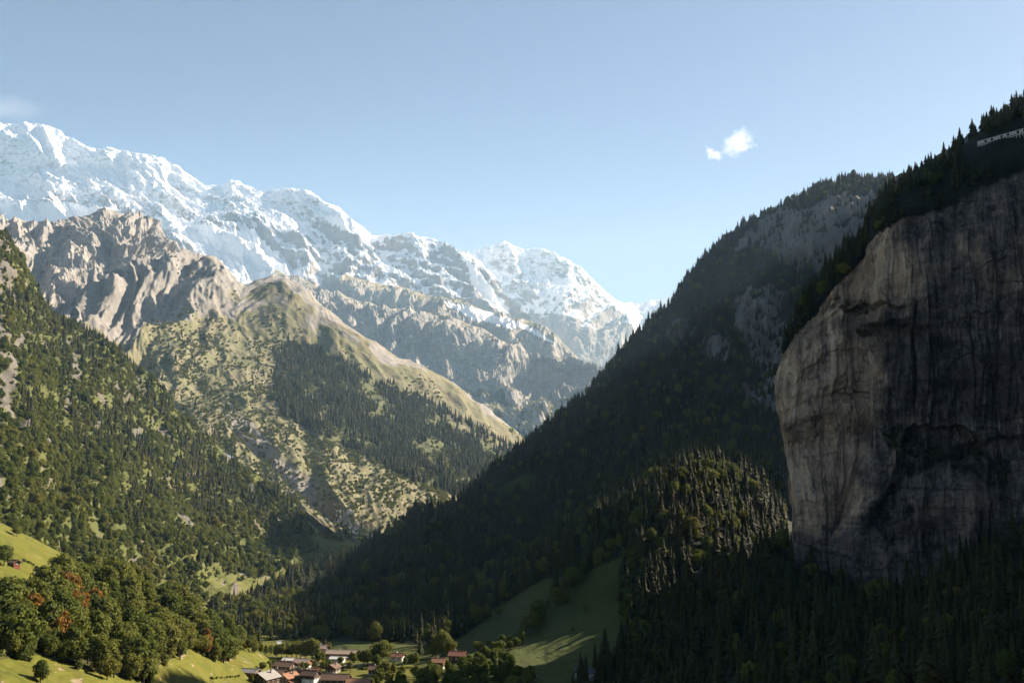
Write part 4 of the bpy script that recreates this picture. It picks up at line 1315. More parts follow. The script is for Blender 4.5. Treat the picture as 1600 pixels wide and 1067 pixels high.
# ---------------------------------------------------------------- village materials
W_DARK = simple('dark_timber', (0.075, 0.048, 0.030), 0.8, 0.15, 0.35, 1.2)
W_WARM = simple('warm_timber', (0.20, 0.095, 0.042), 0.75, 0.15, 0.3, 1.2)
W_GREY = simple('weathered_timber', (0.15, 0.125, 0.10), 0.85, 0.1, 0.3, 1.2)
W_WHITE = simple('white_render', (0.70, 0.68, 0.63), 0.85, 0.1, 0.08, 0.8)
W_STONE = simple('stone_wall', (0.30, 0.28, 0.25), 0.9, 0.1, 0.35, 2.5)
W_RED = simple('red_timber', (0.17, 0.062, 0.042), 0.8, 0.15, 0.25, 1.2)
R_GREY = simple('grey_slate_roof', (0.25, 0.235, 0.215), 0.7, 0.25, 0.22, 1.8)
R_BROWN = simple('brown_tile_roof', (0.135, 0.085, 0.06), 0.75, 0.2, 0.28, 2.2)
R_RUST = simple('rust_tile_roof', (0.27, 0.14, 0.085), 0.75, 0.2, 0.22, 2.2)
R_RED = simple('red_tile_roof', (0.19, 0.085, 0.060), 0.75, 0.2, 0.22, 2.2)
R_PALE = simple('pale_roof', (0.28, 0.215, 0.165), 0.75, 0.2, 0.15, 1.6)
R_WHITE = simple('white_metal_roof', (0.46, 0.44, 0.42), 0.6, 0.3, 0.1, 1.0)
R_DARK = simple('dark_slate_roof', (0.07, 0.072, 0.08), 0.7, 0.25, 0.25, 2.0)
M_FRAME = simple('white_window_frame', (0.62, 0.60, 0.56), 0.6, 0.3, 0.05, 1)
M_PANE = simple('window_glass', (0.018, 0.022, 0.028), 0.12, 0.5, 0.1, 1)
M_STEEL = simple('galvanised_steel', (0.36, 0.36, 0.35), 0.5, 0.4, 0.15, 2)
M_POLE = simple('tarred_wood_pole', (0.10, 0.075, 0.055), 0.85, 0.1, 0.3, 3)
M_CONC = simple('pale_concrete', (0.48, 0.46, 0.43), 0.9, 0.1, 0.2, 0.7)


class MB:
    """collects boxes and prisms into one mesh"""
    def __init__(self): self.V, self.F = [], []

    def box(self, x0, x1, y0, y1, z0, z1):
        b = len(self.V)
        self.V += [(x, y, z) for z in (z0, z1) for y in (y0, y1) for x in (x0, x1)]
        self.F += [(b, b + 2, b + 3, b + 1), (b + 4, b + 5, b + 7, b + 6), (b, b + 1, b + 5, b + 4), (b + 2, b + 6, b + 7, b + 3), (b, b + 4, b + 6, b + 2), (b + 1, b + 3, b + 7, b + 5)]
        return self

    def prism(self, poly, y0, y1):
        """poly in x, z extruded along y"""
        b, n = len(self.V), len(poly)
        self.V += [(x, y0, z) for x, z in poly] + [(x, y1, z) for x, z in poly]
        self.F += [tuple(range(b, b + n)), tuple(range(b + 2 * n - 1, b + n - 1, -1))]
        for i in range(n):
            j = (i + 1) % n
            self.F.append((b + i, b + n + i, b + n + j, b + j))
        return self

    def build(self, name, mat, parent=None):
        return link(name, new_mesh(name, self.V, self.F, mat), parent)


WIN_ME = new_mesh('window', *(lambda m: (m.V, m.F))(MB().box(-0.60, 0.60, -0.07, 0.02, 0, 0.14).box(-0.60, 0.60, -0.07, 0.02, 1.26, 1.4).box(-0.60, -0.48, -0.07, 0.02, 0.14, 1.26).box(0.48, 0.60, -0.07, 0.02, 0.14, 1.26).box(-0.045, 0.045, -0.06, 0.02, 0.14, 1.26)), M_FRAME)
PANE_ME = new_mesh('pane', *(lambda m: (m.V, m.F))(MB().box(-0.48, 0.48, -0.03, 0.015, 0.14, 1.26)), M_PANE)


def window(parent, x, y, z, rz, s=1.0):
    o = link('window', WIN_ME, parent)
    o.location, o.rotation_euler, o.scale = (x, y, z), (0, 0, rz), (s, 1, s)
    link('pane', PANE_ME, o)


def spot(px, py, d=None):
    """ground point seen at a photo pixel"""
    v = Vector(at(px, py, 1000.0)) - CAMV
    v.normalize()
    h = GROUND_BVH.ray_cast(CAMV, v)
    if h[0] is None: return np.array(at(px, py, d or 680))
    return np.array(h[0])


def below(x, y):
    h = GROUND_BVH.ray_cast(Vector((x, y, 900)), Vector((0, 0, -1)))
    return h[0].z if h[0] is not None else 0.0


def house(name, cat, label, px, py, W, L, H, pitch, yaw, wall, roof, base=None, hb=0.0, chimney=True, win=2, floors=1, cross=None, balcony=False, lean=None, group='houses of the village', loc=None, door=True):
    p = spot(px, py) if loc is None else loc
    o = empty(name, (p[0], p[1], p[2]), R(yaw), label, cat, group)
    w, l, t = W / 2, L / 2, math.tan(R(pitch))
    rise = w * t
    if base:
        MB().box(-w - 0.06, w + 0.06, -l - 0.06, l + 0.06, -2.5, hb).build('base_wall', base, o)
    MB().prism([(-w, hb if base else -2.5), (w, hb if base else -2.5), (w, H), (0, H + rise), (-w, H)], -l, l).build('wall', wall, o)
    ov, th, ovy = 0.95, 0.26, 1.0
    for s in (-1, 1):
        e = (w + ov) * s
        ze = H - ov * t
        MB().prism([(0.0, H + rise + 0.02), (e, ze + 0.02), (e, ze + 0.02 + th), (0.0, H + rise + 0.02 + th / math.cos(R(pitch)))], -l - ovy, l + ovy).build('roof_slope', roof, o)
    MB().box(-0.22, 0.22, -l - ovy - 0.05, l + ovy + 0.05, H + rise + th * 0.9, H + rise + th * 0.9 + 0.22).build('roof_ridge', roof, o)
    if chimney:
        c = MB().box(w * 0.3, w * 0.3 + 0.9, l * 0.3, l * 0.3 + 0.8, H + rise * 0.4, H + rise + 1.1).build('chimney', W_STONE if wall is not W_WHITE else W_WHITE, o)
        MB().box(w * 0.3 - 0.12, w * 0.3 + 1.02, l * 0.3 - 0.12, l * 0.3 + 0.92, H + rise + 1.1, H + rise + 1.25).build('cap', R_DARK, c)
    fl = 2.7
    for f in range(floors):
        z = 0.95 + f * fl
        for k in range(win):
            x = -w + W * (k + 0.5) / win
            window(o, x, -l - 0.062, z, 0)
        n = max(2, int(L / 3.6))
        for k in range(n):
            y = -l + L * (k + 0.5) / n
            window(o, w + 0.062, y, z, math.pi / 2)
            window(o, -w - 0.062, y, z, -math.pi / 2)
    if rise > 2.2:
        window(o, 0, -l - 0.062, H + 0.1, 0, 0.9)
    if door:
        d = MB().box(-0.5, 0.5, -l - 0.13, -l - 0.065, -0.1, 2.05).build('door', W_WARM, o)
        d.location.x = w * 0.72
        MB().box(0.32, 0.40, -l - 0.20, -l - 0.13, 0.95, 1.05).build('handle', M_STEEL, d)
    if balcony:
        zb = 2.75
        bl = MB().box(-w - 0.1, w + 0.1, -l - 1.15, -l - 0.07, zb, zb + 0.15).build('balcony', wall, o)
        rl = MB().box(-w - 0.1, w + 0.1, -l - 1.15, -l - 1.08, zb + 0.95, zb + 1.05)
        k = -w
        while k < w:
            rl.box(k, k + 0.16, -l - 1.14, -l - 1.09, zb + 0.15, zb + 0.95)
            k += 0.42
        rl.build('railing', wall, bl)
    if cross:                      # a gable standing across the main roof: (position along ridge, width)
        cy0, cw = cross
        r2 = cw / 2 * t
        g = link('cross_gable', new_mesh('cross_gable', *(lambda m: (m.V, m.F))(MB().prism([(-cw / 2, 0), (cw / 2, 0), (cw / 2, H - 0.3), (0, H - 0.3 + r2), (-cw / 2, H - 0.3)], 0, w + 1.6)), wall), o)
        g.location, g.rotation_euler = (0, cy0, 0), (0, 0, math.pi / 2 if False else -math.pi / 2)
        for s in (-1, 1):
            e = (cw / 2 + 0.6) * s
            rs = MB().prism([(0, H - 0.28 + r2), (e, H - 0.28 - 0.6 * t), (e, H - 0.05 - 0.6 * t), (0, H - 0.02 + r2)], 0, w + 2.3).build('gable_roof', roof, g)
        window(g, 0, w + 1.662, 1.0, math.pi)
        window(g, 0, w + 1.662, H - 1.6, math.pi)
    if lean:                       # low lean-to along the right flank: (roof material, depth, height)
        rm, dp, hh = lean
        le = MB().prism([(w + 0.07, -2.5), (w + dp, -2.5), (w + dp, hh - 0.7), (w + 0.07, hh)], -l * 0.8, l * 0.8).build('lean_to', wall, o)
        MB().prism([(w + 0.08, hh + 0.03), (w + dp + 0.5, hh - 0.82), (w + dp + 0.5, hh - 0.6), (w + 0.08, hh + 0.26)], -l * 0.8 - 0.4, l * 0.8 + 0.4).build('roof', rm, le)
    return o


def village():
    h = house
    h('timber_barn', 'barn', 'low timber barn with pale grey roof alone on the meadow, leftmost of the village', 391, 1056, 7, 10.5, 3.0, 24, 75, W_WARM, R_GREY, chimney=False, win=1, door=True)
    h('chalet', 'chalet', 'large dark chalet with its wide gable towards us and a light grey roof side', 414, 1071, 12.5, 13, 5.4, 27, -27, W_DARK, R_GREY, W_STONE, 1.2, win=4, floors=2, balcony=True)
    h('chalet', 'chalet', 'brown roofed house half hidden behind the large dark grey-roofed chalet', 434, 1061, 8, 9, 4.8, 26, 74, W_DARK, R_BROWN, win=2)
    h('chalet', 'chalet', 'orange roofed chalet with warm timber side, right of the large dark one', 451, 1069, 9, 11, 5.2, 27, -32, W_WARM, R_RUST, W_STONE, 1.0, win=3, floors=2, lean=(R_RUST, 3.2, 3.1))
    h('chalet', 'chalet', 'long brown roofed chalet with white balconies on its sunlit right gable', 446, 1050, 10, 13.5, 5.0, 25, 66, W_DARK, R_BROWN, W_WHITE, 1.8, win=3, floors=2, balcony=True)
    h('farm_shed', 'shed', 'small shed with a bright whitish roof behind the long brown chalet', 452, 1036, 6, 8, 2.8, 18, 80, W_GREY, R_WHITE, chimney=False, win=1)
    h('chalet', 'chalet', 'chalet with pale brown roof below the tree belt at the meadow end', 473, 1042, 9, 11, 4.0, 24, 72, W_WARM, R_PALE, W_WHITE, 1.3, win=2)
    h('village_house', 'house', 'tall house with white lower walls under a dark brown roof', 485, 1069, 8.5, 10, 6.8, 30, 70, W_DARK, R_BROWN, W_WHITE, 4.2, win=3, floors=2)
    h('annex', 'shed', 'narrow grey roofed annex against the tall white-walled house', 501, 1067, 4.5, 5.5, 3.6, 25, 70, W_STONE, R_GREY, chimney=False, win=1)
    h('chalet', 'chalet', 'broad brown chalet with twin gables and a pale flat roof in front', 525, 1072, 10, 17, 5.2, 28, 84, W_DARK, R_BROWN, W_STONE, 1.0, win=3, floors=2, cross=(2.5, 6.5))
    h('barn', 'barn', 'big barn with broad rust-orange roof at the bottom edge of the view', 561, 1079, 12, 14.5, 4.6, 26, 86, W_WARM, R_RUST, chimney=False, win=2, lean=(R_RUST, 3.5, 2.6))
    h('chalet', 'chalet', 'small chalet with greyish roof between conifers at the far field edge', 502, 1019, 8, 9, 4.0, 24, 70, W_GREY, R_PALE, W_WHITE, 1.2, win=2)
    h('farmhouse', 'house', 'long farmhouse with three pale tan roofs beside the far field', 538, 1027, 9, 26, 3.6, 23, 83, W_WARM, R_PALE, W_STONE, 1.2, win=2)
    h('village_house', 'house', 'white walled house with pale terrace roof below the long farmhouse', 528, 1034, 7, 10, 2.9, 16, 80, W_WHITE, R_WHITE, chimney=False, win=2)
    h('cottage', 'house', 'small cottage with red-brown roof and white front, right of the big round tree', 622, 1031, 7, 9, 3.2, 26, 74, W_WHITE, R_RED, win=2)
    h('garden_shed', 'shed', 'tiny pale shed on the clearing below the red-brown cottage', 604, 1041, 3.4, 4.2, 2.0, 22, 60, W_GREY, R_WHITE, chimney=False, win=1, door=False)
    h('cottage', 'house', 'cottage with pinkish red roof peeping out of the green thicket', 686, 1043, 7.5, 8.5, 4.6, 28, 76, W_WARM, R_RUST, W_WHITE, 1.8, win=2, cross=(0, 4.5))
    h('cottage', 'house', 'dark cottage with red-brown roof and cross gable, rightmost lit house', 715, 1031, 8.5, 11, 4.0, 28, 78, W_DARK, R_RED, win=2, cross=(0.5, 5.5))
    h('chalet', 'chalet', 'small brown chalet tucked between the orange roofed chalet and the tall white-walled house', 470, 1058, 7, 8, 3.8, 27, 20, W_DARK, R_BROWN, W_STONE, 1.0, win=2, floors=1, balcony=False)
    h('hay_shed', 'shed', 'weathered shed with rust roof behind the tall white-walled house', 492, 1052, 5, 6.5, 2.6, 24, 60, W_GREY, R_RUST, chimney=False, win=1)
    h('chalet', 'chalet', 'brown chalet with gable towards us above the broad twin-gabled chalet', 520, 1050, 7.5, 9, 3.8, 27, -15, W_DARK, R_BROWN, W_STONE, 1.0, win=3, floors=1)
    h('chalet', 'chalet', 'dark brown chalet at the left end of the long farmhouse', 511, 1026, 7, 8.5, 3.6, 26, 70, W_DARK, R_BROWN, W_STONE, 1.0, win=2)
    h('hay_shed', 'shed', 'small dark hay shed in the grass between the tree belt and the white terrace house', 490, 1036, 4.2, 5.2, 2.4, 24, 40, W_DARK, R_BROWN, chimney=False, win=1)
    h('chalet', 'chalet', 'brown chalet half sunk in garden trees right of the long farmhouse', 571, 1030, 7, 8.5, 3.6, 27, 65, W_WARM, R_BROWN, W_STONE, 1.0, win=2)
    h('chalet', 'chalet', 'brown roofed chalet below the round leafy tree, left of the clearing shed', 588, 1053, 7.5, 9, 3.8, 26, 78, W_DARK, R_BROWN, W_STONE, 1.0, win=2)
    h('hay_shed', 'shed', 'low grey shed on the grass between the pale brown chalet and the white terrace house', 503, 1043, 4.5, 6, 2.3, 22, 75, W_GREY, R_GREY, chimney=False, win=1)
    h('farmhouse', 'house', 'shadowed farmhouse with dark slate roof and whitish wall at lower right', 920, 1060, 9.5, 17, 4.6, 30, 84, W_WHITE, R_DARK, W_STONE, 1.0, win=2, group='scattered farm buildings')
    h('hay_barn', 'barn', 'small reddish hay barn on the steep left meadow beside a round tree', 21, 884, 3.8, 5.5, 2.2, 24, 62, W_RED, R_BROWN, chimney=False, win=1, group='scattered farm buildings')
    h('meadow_hut', 'hut', 'white roofed hut on the green knoll above the dark valley', 321, 947, 4.5, 8.5, 2.6, 18, 80, W_GREY, R_WHITE, chimney=False, win=1, group='scattered farm buildings')

    # garden and field trees placed one by one
    def tr(kind, reg, px, py, hh, var, label=None):
        p = spot(px, py)
        if reg not in REGIONS: REGIONS.append(reg)
        row = (p[0], p[1], p[2] - 0.2, hh, var, random.random() * 6.28, REGIONS.index(reg))
        if label:
            stand_tree(kind, row, label, 'single spruces on the cliff rim' if reg == 'cliff' else 'single trees of the valley floor')
        else:
            TREES[kind].append(np.array([row]))
    tr('broadleaf', 'village', 597, 1036, 17, 2, 'large round leafy tree beside the red-brown cottage')
    tr('conifer', 'village', 656, 1024, 15, 3, 'broad conifer alone at the right end of the lit field')
    tr('broadleaf', 'village', 690, 1024, 20, 4, 'tallest leafy tree left of the lit grass bank')
    tr('broadleaf', 'village', 676, 1026, 14, 3, 'slimmer leafy tree just left of the tallest one by the grass bank')
    tr('broadleaf', 'village', 704, 1026, 14, 1, 'leafy tree just right of the tallest one, above the cross-gabled cottage')
    tr('broadleaf', 'village', 779, 963, 8, 2, 'small round tree standing alone on the shaded grass slope')
    tr('broadleaf', 'village', 845, 966, 17, 4, 'sunlit tall tree topping the row across the grass slope')
    tr('broadleaf', 'village', 822, 992, 16, 1, 'sunlit full tree in the middle of the slope tree row')
    tr('broadleaf', 'village', 833, 985, 15, 4, 'sunlit narrow tree between the two larger ones of the slope row')
    tr('broadleaf', 'village', 815, 1006, 13, 3, 'sunlit lowest tree of the row across the grass slope')
    tr('broadleaf', 'meadow', 6, 884, 11, 2, 'round dark tree beside the hay barn on the left meadow')
    tr('broadleaf', 'meadow', 26, 838, 7, 2, 'bushy tree at the upper rim of the left meadow')
    tr('broadleaf', 'meadow', 84, 897, 5, 4, 'small pale tree on the earth bank of the left meadow')
    tr('broadleaf', 'meadow', 62, 912, 6, 0, 'small tree with a dark shadow on the lower left meadow')
    tr('broadleaf', 'meadow', 63, 1066, 9, 4, 'slender tree on the lit grass at the bottom left corner')
    tr('broadleaf', 'meadow', 167, 1062, 10, 0, 'tree with bare lower trunk on the grass below the grove')
    for px, py, hh, k, v_ in [(369, 1012, 12, 'b', 3), (378, 1014, 11, 'b', 0), (389, 1019, 12, 'b', 2), (398, 1021, 9, 'b', 4), (407, 1021, 8, 'b', 1), (415, 1022, 8, 'b', 3), (423, 1023, 8, 'b', 0), (432, 1026, 10, 'b', 4), (440, 1027, 11, 'b', 2), (448, 1026, 12, 'b', 3),
                               (456, 1026, 10, 'b', 1), (463, 1027, 13, 'b', 0), (470, 1028, 13, 'b', 2), (478, 1028, 14, 'b', 4), (487, 1028, 15, 'b', 0), (496, 1030, 12, 'b', 3), (466, 1014, 11, 'c', 1), (473, 1014, 9, 'c', 0), (508, 1013, 10, 'c', 1), (514, 1016, 7, 'b', 1)]:
        tr('broadleaf' if k == 'b' else 'conifer', 'hedge' if k == 'b' else 'village', px, py, hh, v_)
    for px, py, hh, v_ in [(410, 1048, 6, 2), (420, 1047, 7, 0), (428, 1045, 7, 4), (466, 1055, 7, 1), (472, 1050, 8, 3), (478, 1047, 6, 2), (492, 1046, 7, 0), (488, 1040, 8, 3), (506, 1049, 8, 2), (513, 1048, 9, 4), (497, 1036, 8, 1), (504, 1034, 8, 0), (532, 1036, 5, 2), (553, 1036, 8, 4), (560, 1034, 9, 1),
                           (567, 1038, 11, 3), (574, 1040, 12, 0), (582, 1038, 11, 2), (589, 1043, 10, 1), (546, 1046, 6, 0), (535, 1047, 5, 4), (470, 1066, 6, 2), (466, 1070, 7, 1), (549, 1031, 7, 3), (393, 1066, 5, 1), (405, 1070, 6, 2), (515, 1040, 5, 1), (641, 1034, 6, 0), (633, 1038, 6, 4)]:
        tr('broadleaf', 'village', px, py, hh, v_)
    for px, py, hh, v_, lb in [(322, 1026, 18, 3, 'large orange autumn tree near the right end of the grove'), (103, 948, 18, 0, 'small bright orange tree near the top of the grove'), (112, 975, 17, 2, 'rusty orange tree in the upper middle of the grove'),
                               (52, 990, 18, 4, 'orange tinged tree in the left part of the grove'), (86, 1012, 17, 0, 'ochre autumn tree in the lower middle of the grove'), (146, 972, 18, 1, 'yellow-orange tree at the centre right of the grove')]:
        p = spot(px, py)
        if 'knoll' not in REGIONS: REGIONS.append('knoll')
        stand_tree('autumn', (p[0], p[1], p[2] - 0.2, hh, v_, 1.0 + px, REGIONS.index('knoll')), lb, 'autumn coloured trees of the left grove')
    for px, py, hh, v_, lb in [(1417, 303, 16, 3, 'broad spruce left of a matching pair on the rim of the big cliff'), (1436, 293, 19, 1, 'taller spruce right in the pair on the rim of the big cliff'), (1463, 275, 19, 2, 'slender lone spruce standing highest on the cliff skyline'),
                               (1447, 288, 9, 3, 'short bushy spruce between the slender lone spruce and the pair'), (1393, 318, 13, 3, 'dark spruce where the far wooded mountain meets the cliff rim'), (1548, 205, 14, 1, 'spruce on the skyline above the left end of the pale barrier'),
                               (1566, 196, 16, 3, 'broad spruce on the skyline above the middle of the pale barrier'), (1585, 182, 17, 1, 'tall spruce near the right picture edge above the pale barrier')]:
        tr('conifer', 'cliff', px, py, hh, v_, lb)
    rr = random.Random(5)
    tpoly = [(585, 1056), (610, 1044), (650, 1040), (670, 1046), (700, 1048), (740, 1042), (790, 1050), (835, 1064), (820, 1100), (590, 1100)]
    n = 0
    while n < 150:
        px, py = rr.uniform(585, 835), rr.uniform(1040, 1100)
        if in_poly(np.array(px), np.array(py), tpoly):
            tr('broadleaf', 'thicket', px, py, rr.uniform(6, 10.5), rr.randrange(5))
            n += 1
    for _ in range(34):
        px, py = rr.uniform(726, 800), rr.uniform(1008, 1050)
        tr('broadleaf', 'thicket', px, py, rr.uniform(4, 10), rr.randrange(5))
    for px, py, hh, v_ in [(835, 975, 10, 0), (856, 952, 9, 1), (866, 945, 8, 2), (806, 1012, 8, 2), (797, 1015, 7, 0), (880, 925, 10, 3), (893, 915, 9, 1), (907, 905, 11, 4), (935, 878, 12, 0), (955, 862, 12, 2)]:
        tr('broadleaf', 'dark', px, py, hh, v_)


village()


def ribbon(name, pts, mat, kind='structure', lift=0.12):
    """pts: (px, py, width in metres) draped on the ground"""
    C = [spot(p[0], p[1]) for p in pts]
    V, Fc = [], []
    C = np.array(C)
    T = np.gradient(C, axis=0)
    for i, c in enumerate(C):
        n = np.array([-T[i][1], T[i][0]])
        n /= np.linalg.norm(n) + 1e-9
        for s in (-0.5, -0.17, 0.17, 0.5):
            x, y = c[0] + n[0] * s * pts[i][2], c[1] + n[1] * s * pts[i][2]
            V.append((x, y, below(x, y) + lift))
    for i in range(len(C) - 1):
        for k in range(3):
            Fc.append((i * 4 + k, i * 4 + k + 1, i * 4 + k + 5, i * 4 + k + 4))
    o = link(name, new_mesh(name, V, Fc, mat, True))
    return props(o, kind=kind)


def dense(pts, n):
    a = np.array(pts, float)
    t = np.linspace(0, 1, len(a))
    q = np.linspace(0, 1, n)
    return [tuple(np.interp(q, t, a[:, k])[i] for k in range(3)) for i in range(n)]


M_ROAD = simple('pale_road', (0.30, 0.29, 0.28), 0.9, 0.1, 0.12, 0.3)
M_GRAVEL = simple('river_gravel', (0.40, 0.37, 0.34), 0.95, 0.1, 0.35, 0.12)
M_WATER = simple('white_water', (0.66, 0.68, 0.70), 0.35, 0.4, 0.2, 0.1)
ribbon('road', dense([(452, 1013, 4), (444, 1009, 4), (437, 1005, 4), (435, 1002, 4), (441, 1000, 4)], 24), M_ROAD)
ribbon('river_bed', dense([(518, 806, 22), (526, 813, 34), (536, 821, 44), (546, 829, 40), (556, 837, 34)], 20), M_GRAVEL, lift=0.5)
ribbon('stream', dense([(520, 807, 4), (529, 815, 6), (533, 820, 8), (541, 826, 6), (556, 837, 6)], 20), M_WATER, lift=0.9)


def utility_pole(px, py, hh, label):
    p = spot(px, py)
    o = empty('utility_pole', tuple(p), R(35), label, 'pole')
    V, Fc = trunk_geo(hh, 0.22, 0, 1, 8)
    link('pole_shaft', new_mesh('pole_shaft', V, Fc, M_POLE, True), o)
    MB().box(-0.9, 0.9, -0.08, 0.08, hh - 0.9, hh - 0.72).build('crossarm', M_POLE, o)
    for x in (-0.7, 0.7):
        i_ = MB().box(-0.08, 0.08, -0.08, 0.08, 0, 0.28).build('insulator', W_WHITE, o)
        i_.location = (x, 0, hh - 0.72)


ribbon('path', dense([(440, 1066, 3), (462, 1062, 3), (500, 1060, 3), (508, 1052, 3), (516, 1044, 3), (540, 1039, 3), (580, 1037, 3), (612, 1036, 3)], 60), M_ROAD)
utility_pole(398, 1060, 8, 'utility pole beside the leftmost timber barn')
utility_pole(548, 1050, 8, 'utility pole behind the big rust-roofed barn')
utility_pole(610, 1036, 8, 'utility pole between the round tree and the red-brown cottage')
utility_pole(958, 932, 9, 'thin wooden utility pole at the top of the lit grass strip')


def gallery():
    A, B = spot(1528, 229), spot(1640, 197)
    n = 22
    d_ = B - A
    Ln = float(np.linalg.norm(d_[:2]))
    o = empty('rail_gallery', tuple(A), math.atan2(d_[1], d_[0]), 'long pale slatted barrier on the wooded rim above the big cliff', 'barrier')
    sl = d_[2] / Ln

    def zz(x): return sl * x
    hgt = 3.6
    for i in range(n + 1):
        x = Ln * i / n
        MB().box(x - 0.22, x + 0.22, -0.25, 0.25, zz(x) - 2.5, zz(x) + hgt).build('post', M_CONC, o)
    for z0, z1, nm in ((hgt, hgt + 0.45, 'top_beam'), (1.2, 1.45, 'rail'), (-0.2, 0.25, 'bottom_beam')):
        V = [(x, y, zz(x) + z) for z in (z0, z1) for y in (-0.3, 0.3) for x in (-0.3, Ln + 0.3)]
        link(nm, new_mesh(nm, V, [(0, 2, 3, 1), (4, 5, 7, 6), (0, 1, 5, 4), (2, 6, 7, 3), (0, 4, 6, 2), (1, 3, 7, 5)], M_CONC), o)
    for i in range(n):
        if i % 5 in (0, 1, 3):
            x0, x1 = Ln * i / n + 0.25, Ln * (i + 1) / n - 0.25
            V = [(x0, 0.02, zz(x0) + 1.5), (x1, 0.02, zz(x1) + 1.5), (x1, 0.02, zz(x1) + hgt - 0.1), (x0, 0.02, zz(x0) + hgt - 0.1), (x0, 0.14, zz(x0) + 1.5), (x1, 0.14, zz(x1) + 1.5), (x1, 0.14, zz(x1) + hgt - 0.1), (x0, 0.14, zz(x0) + hgt - 0.1)]
            link('panel', new_mesh('panel', V, [(0, 1, 2, 3), (7, 6, 5, 4), (0, 4, 5, 1), (1, 5, 6, 2), (2, 6, 7, 3), (3, 7, 4, 0)], M_CONC), o)


gallery()


# a hedge bank across the left meadow and low walls in the fields
def hedge(pts, hh, label, n=14):
    q = dense([(p[0], p[1], 1) for p in pts], n)
    for px, py, _ in q:
        p = spot(px + random.uniform(-1, 1), py + random.uniform(-0.7, 0.7))
        if 'meadow' not in REGIONS: REGIONS.append('meadow')
        stand_tree('bush', (p[0], p[1], p[2] - 0.2, hh * random.uniform(0.6, 1.3), random.randrange(2), random.random() * 6, REGIONS.index('meadow')), label, 'shrubs of one hedge line')


hedge([(36, 875), (50, 882), (62, 889), (80, 897)], 1.3, 'low shrub in the thin hedge line slanting across the left meadow', 16)
hedge([(330, 1061), (348, 1059), (372, 1057)], 1.5, 'low shrub in the dark hedge along the meadow left of the timber barn', 12)
hedge([(540, 1042), (556, 1043), (570, 1046)], 2.0, 'shrub in the dark hedge below the long farmhouse', 9)


# ---------------------------------------------------------------- clouds, high above the haze
def cloud_mat(name, scale, lo, hi, dens):
    """soft cloud: scattering volume whose density breaks up with noise and thins towards its edge"""
    m = bpy.data.materials.new(name)
    m.use_nodes = True
    nt = m.node_tree
    nt.nodes.clear()
    b = NB(nt)
    out = b.n('ShaderNodeOutputMaterial')
    pv = b.n('ShaderNodeVolumePrincipled')
    pv.inputs['Color'].default_value = (0.99, 0.99, 1.0, 1)
    pv.inputs['Absorption Color'].default_value = (1, 1, 1, 1)
    pv.inputs['Anisotropy'].default_value = 0.2
    tc = b.n('ShaderNodeTexCoord')
    ln = b.n('ShaderNodeVectorMath', operation='LENGTH')
    b.l(tc.outputs['Object'], ln.inputs[0])
    fall = b.math('SUBTRACT', 1.0, ln.outputs['Value'], clamp=True)
    f = b.noise(b.pos(scale, scale, scale), 1.0, 7, 0.62, 0.8)
    d = b.math('ADD', f, b.math('MULTIPLY_ADD', fall, 0.55, -0.30))
    b.l(b.math('MULTIPLY', b.ramp(d, [(lo, 0.0), (hi, 1.0)]), dens), pv.inputs['Density'])
    b.l(pv.outputs[0], out.inputs['Volume'])
    return m


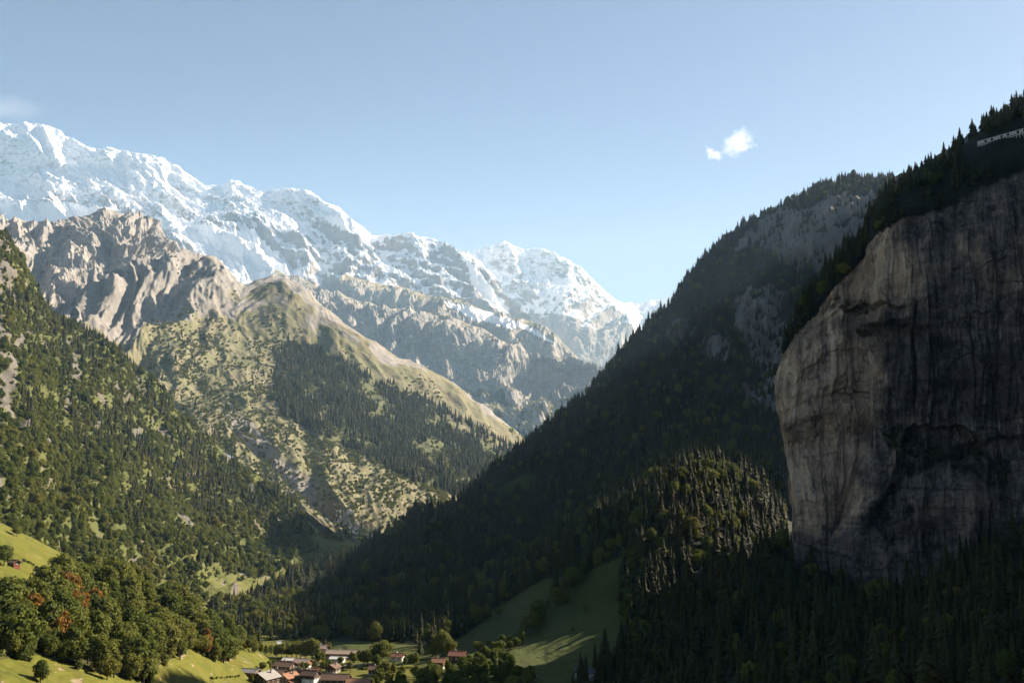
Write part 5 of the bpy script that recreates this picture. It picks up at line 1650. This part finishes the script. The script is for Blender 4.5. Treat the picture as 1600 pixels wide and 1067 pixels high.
def cloud(label, px, py, d, w, h, depth, tilt, mat):
    """w, h: size in photo pixels"""
    k = d / F_PX
    V, Fc = [], []
    N, M = 28, 16
    for i in range(M):
        ph = 0.02 + (math.pi - 0.04) * i / (M - 1)
        for j in range(N):
            th = 2 * math.pi * j / N
            V.append((math.sin(ph) * math.cos(th), math.sin(ph) * math.sin(th), math.cos(ph)))
    for i in range(M - 1):
        for j in range(N):
            Fc.append((i * N + j, (i + 1) * N + j, (i + 1) * N + (j + 1) % N, i * N + (j + 1) % N))
    o = link('cloud', new_mesh('cloud', V, Fc, mat, True))
    o.location = tuple(at(px, py, d))
    o.rotation_euler = (0, R(tilt), 0)
    o.scale = (w * k / 2, depth * k / 2, h * k / 2)
    return props(o, label, 'cloud')


C_D = 17000
MC = cloud_mat('cloud_white', 1 / 170.0, 0.42, 0.86, 0.0075)
MS = cloud_mat('cloud_scrap', 1 / 120.0, 0.46, 0.90, 0.010)
MW = cloud_mat('cloud_wisp', 1 / 900.0, 0.36, 0.80, 0.00035)
cloud('small bright white puff of cloud above the wooded mountain', 1152, 223, C_D, 92, 62, 50, -34, MC)
cloud('ragged little scrap of cloud left below the bright white puff', 1115, 242, C_D, 66, 34, 24, 32, MS)
cloud('faint thin veil of cloud above the snowy summit at upper left', 20, 172, 16500, 210, 56, 80, 3, MW)


SOLO = 300
plant()


# ---------------------------------------------------------------- haze
def haze_box():
    lo, hi = np.array([-17000, -4000, -420.0]), np.array([17000, 21000, 3260.0])
    zmin = min(float(p[0][..., 2].min()) for p in LAND.values())
    zmax = max(float(p[0][..., 2].max()) for p in LAND.values())
    lo[2], hi[2] = zmin - 1.5, zmax + 30
    V = [(x, y, z) for z in (lo[2], hi[2]) for y in (lo[1], hi[1]) for x in (lo[0], hi[0])]
    Fc = [(0, 2, 3, 1), (4, 5, 7, 6), (0, 1, 5, 4), (2, 6, 7, 3), (0, 4, 6, 2), (1, 3, 7, 5)]
    m = bpy.data.materials.new('haze_air')
    m.use_nodes = True
    nt = m.node_tree
    nt.nodes.clear()
    out = nt.nodes.new('ShaderNodeOutputMaterial')
    pv = nt.nodes.new('ShaderNodeVolumePrincipled')
    pv.inputs['Color'].default_value = (0.45, 0.71, 1.0, 1)
    pv.inputs['Density'].default_value = HAZE_DENSITY
    pv.inputs['Anisotropy'].default_value = 0.1
    pv.inputs['Absorption Color'].default_value = (1, 1, 1, 1)
    nt.links.new(pv.outputs[0], out.inputs['Volume'])
    o = link('haze', new_mesh('haze', V, Fc, m))
    props(o, kind='stuff')
    print('haze z', lo[2], hi[2])


haze_box()
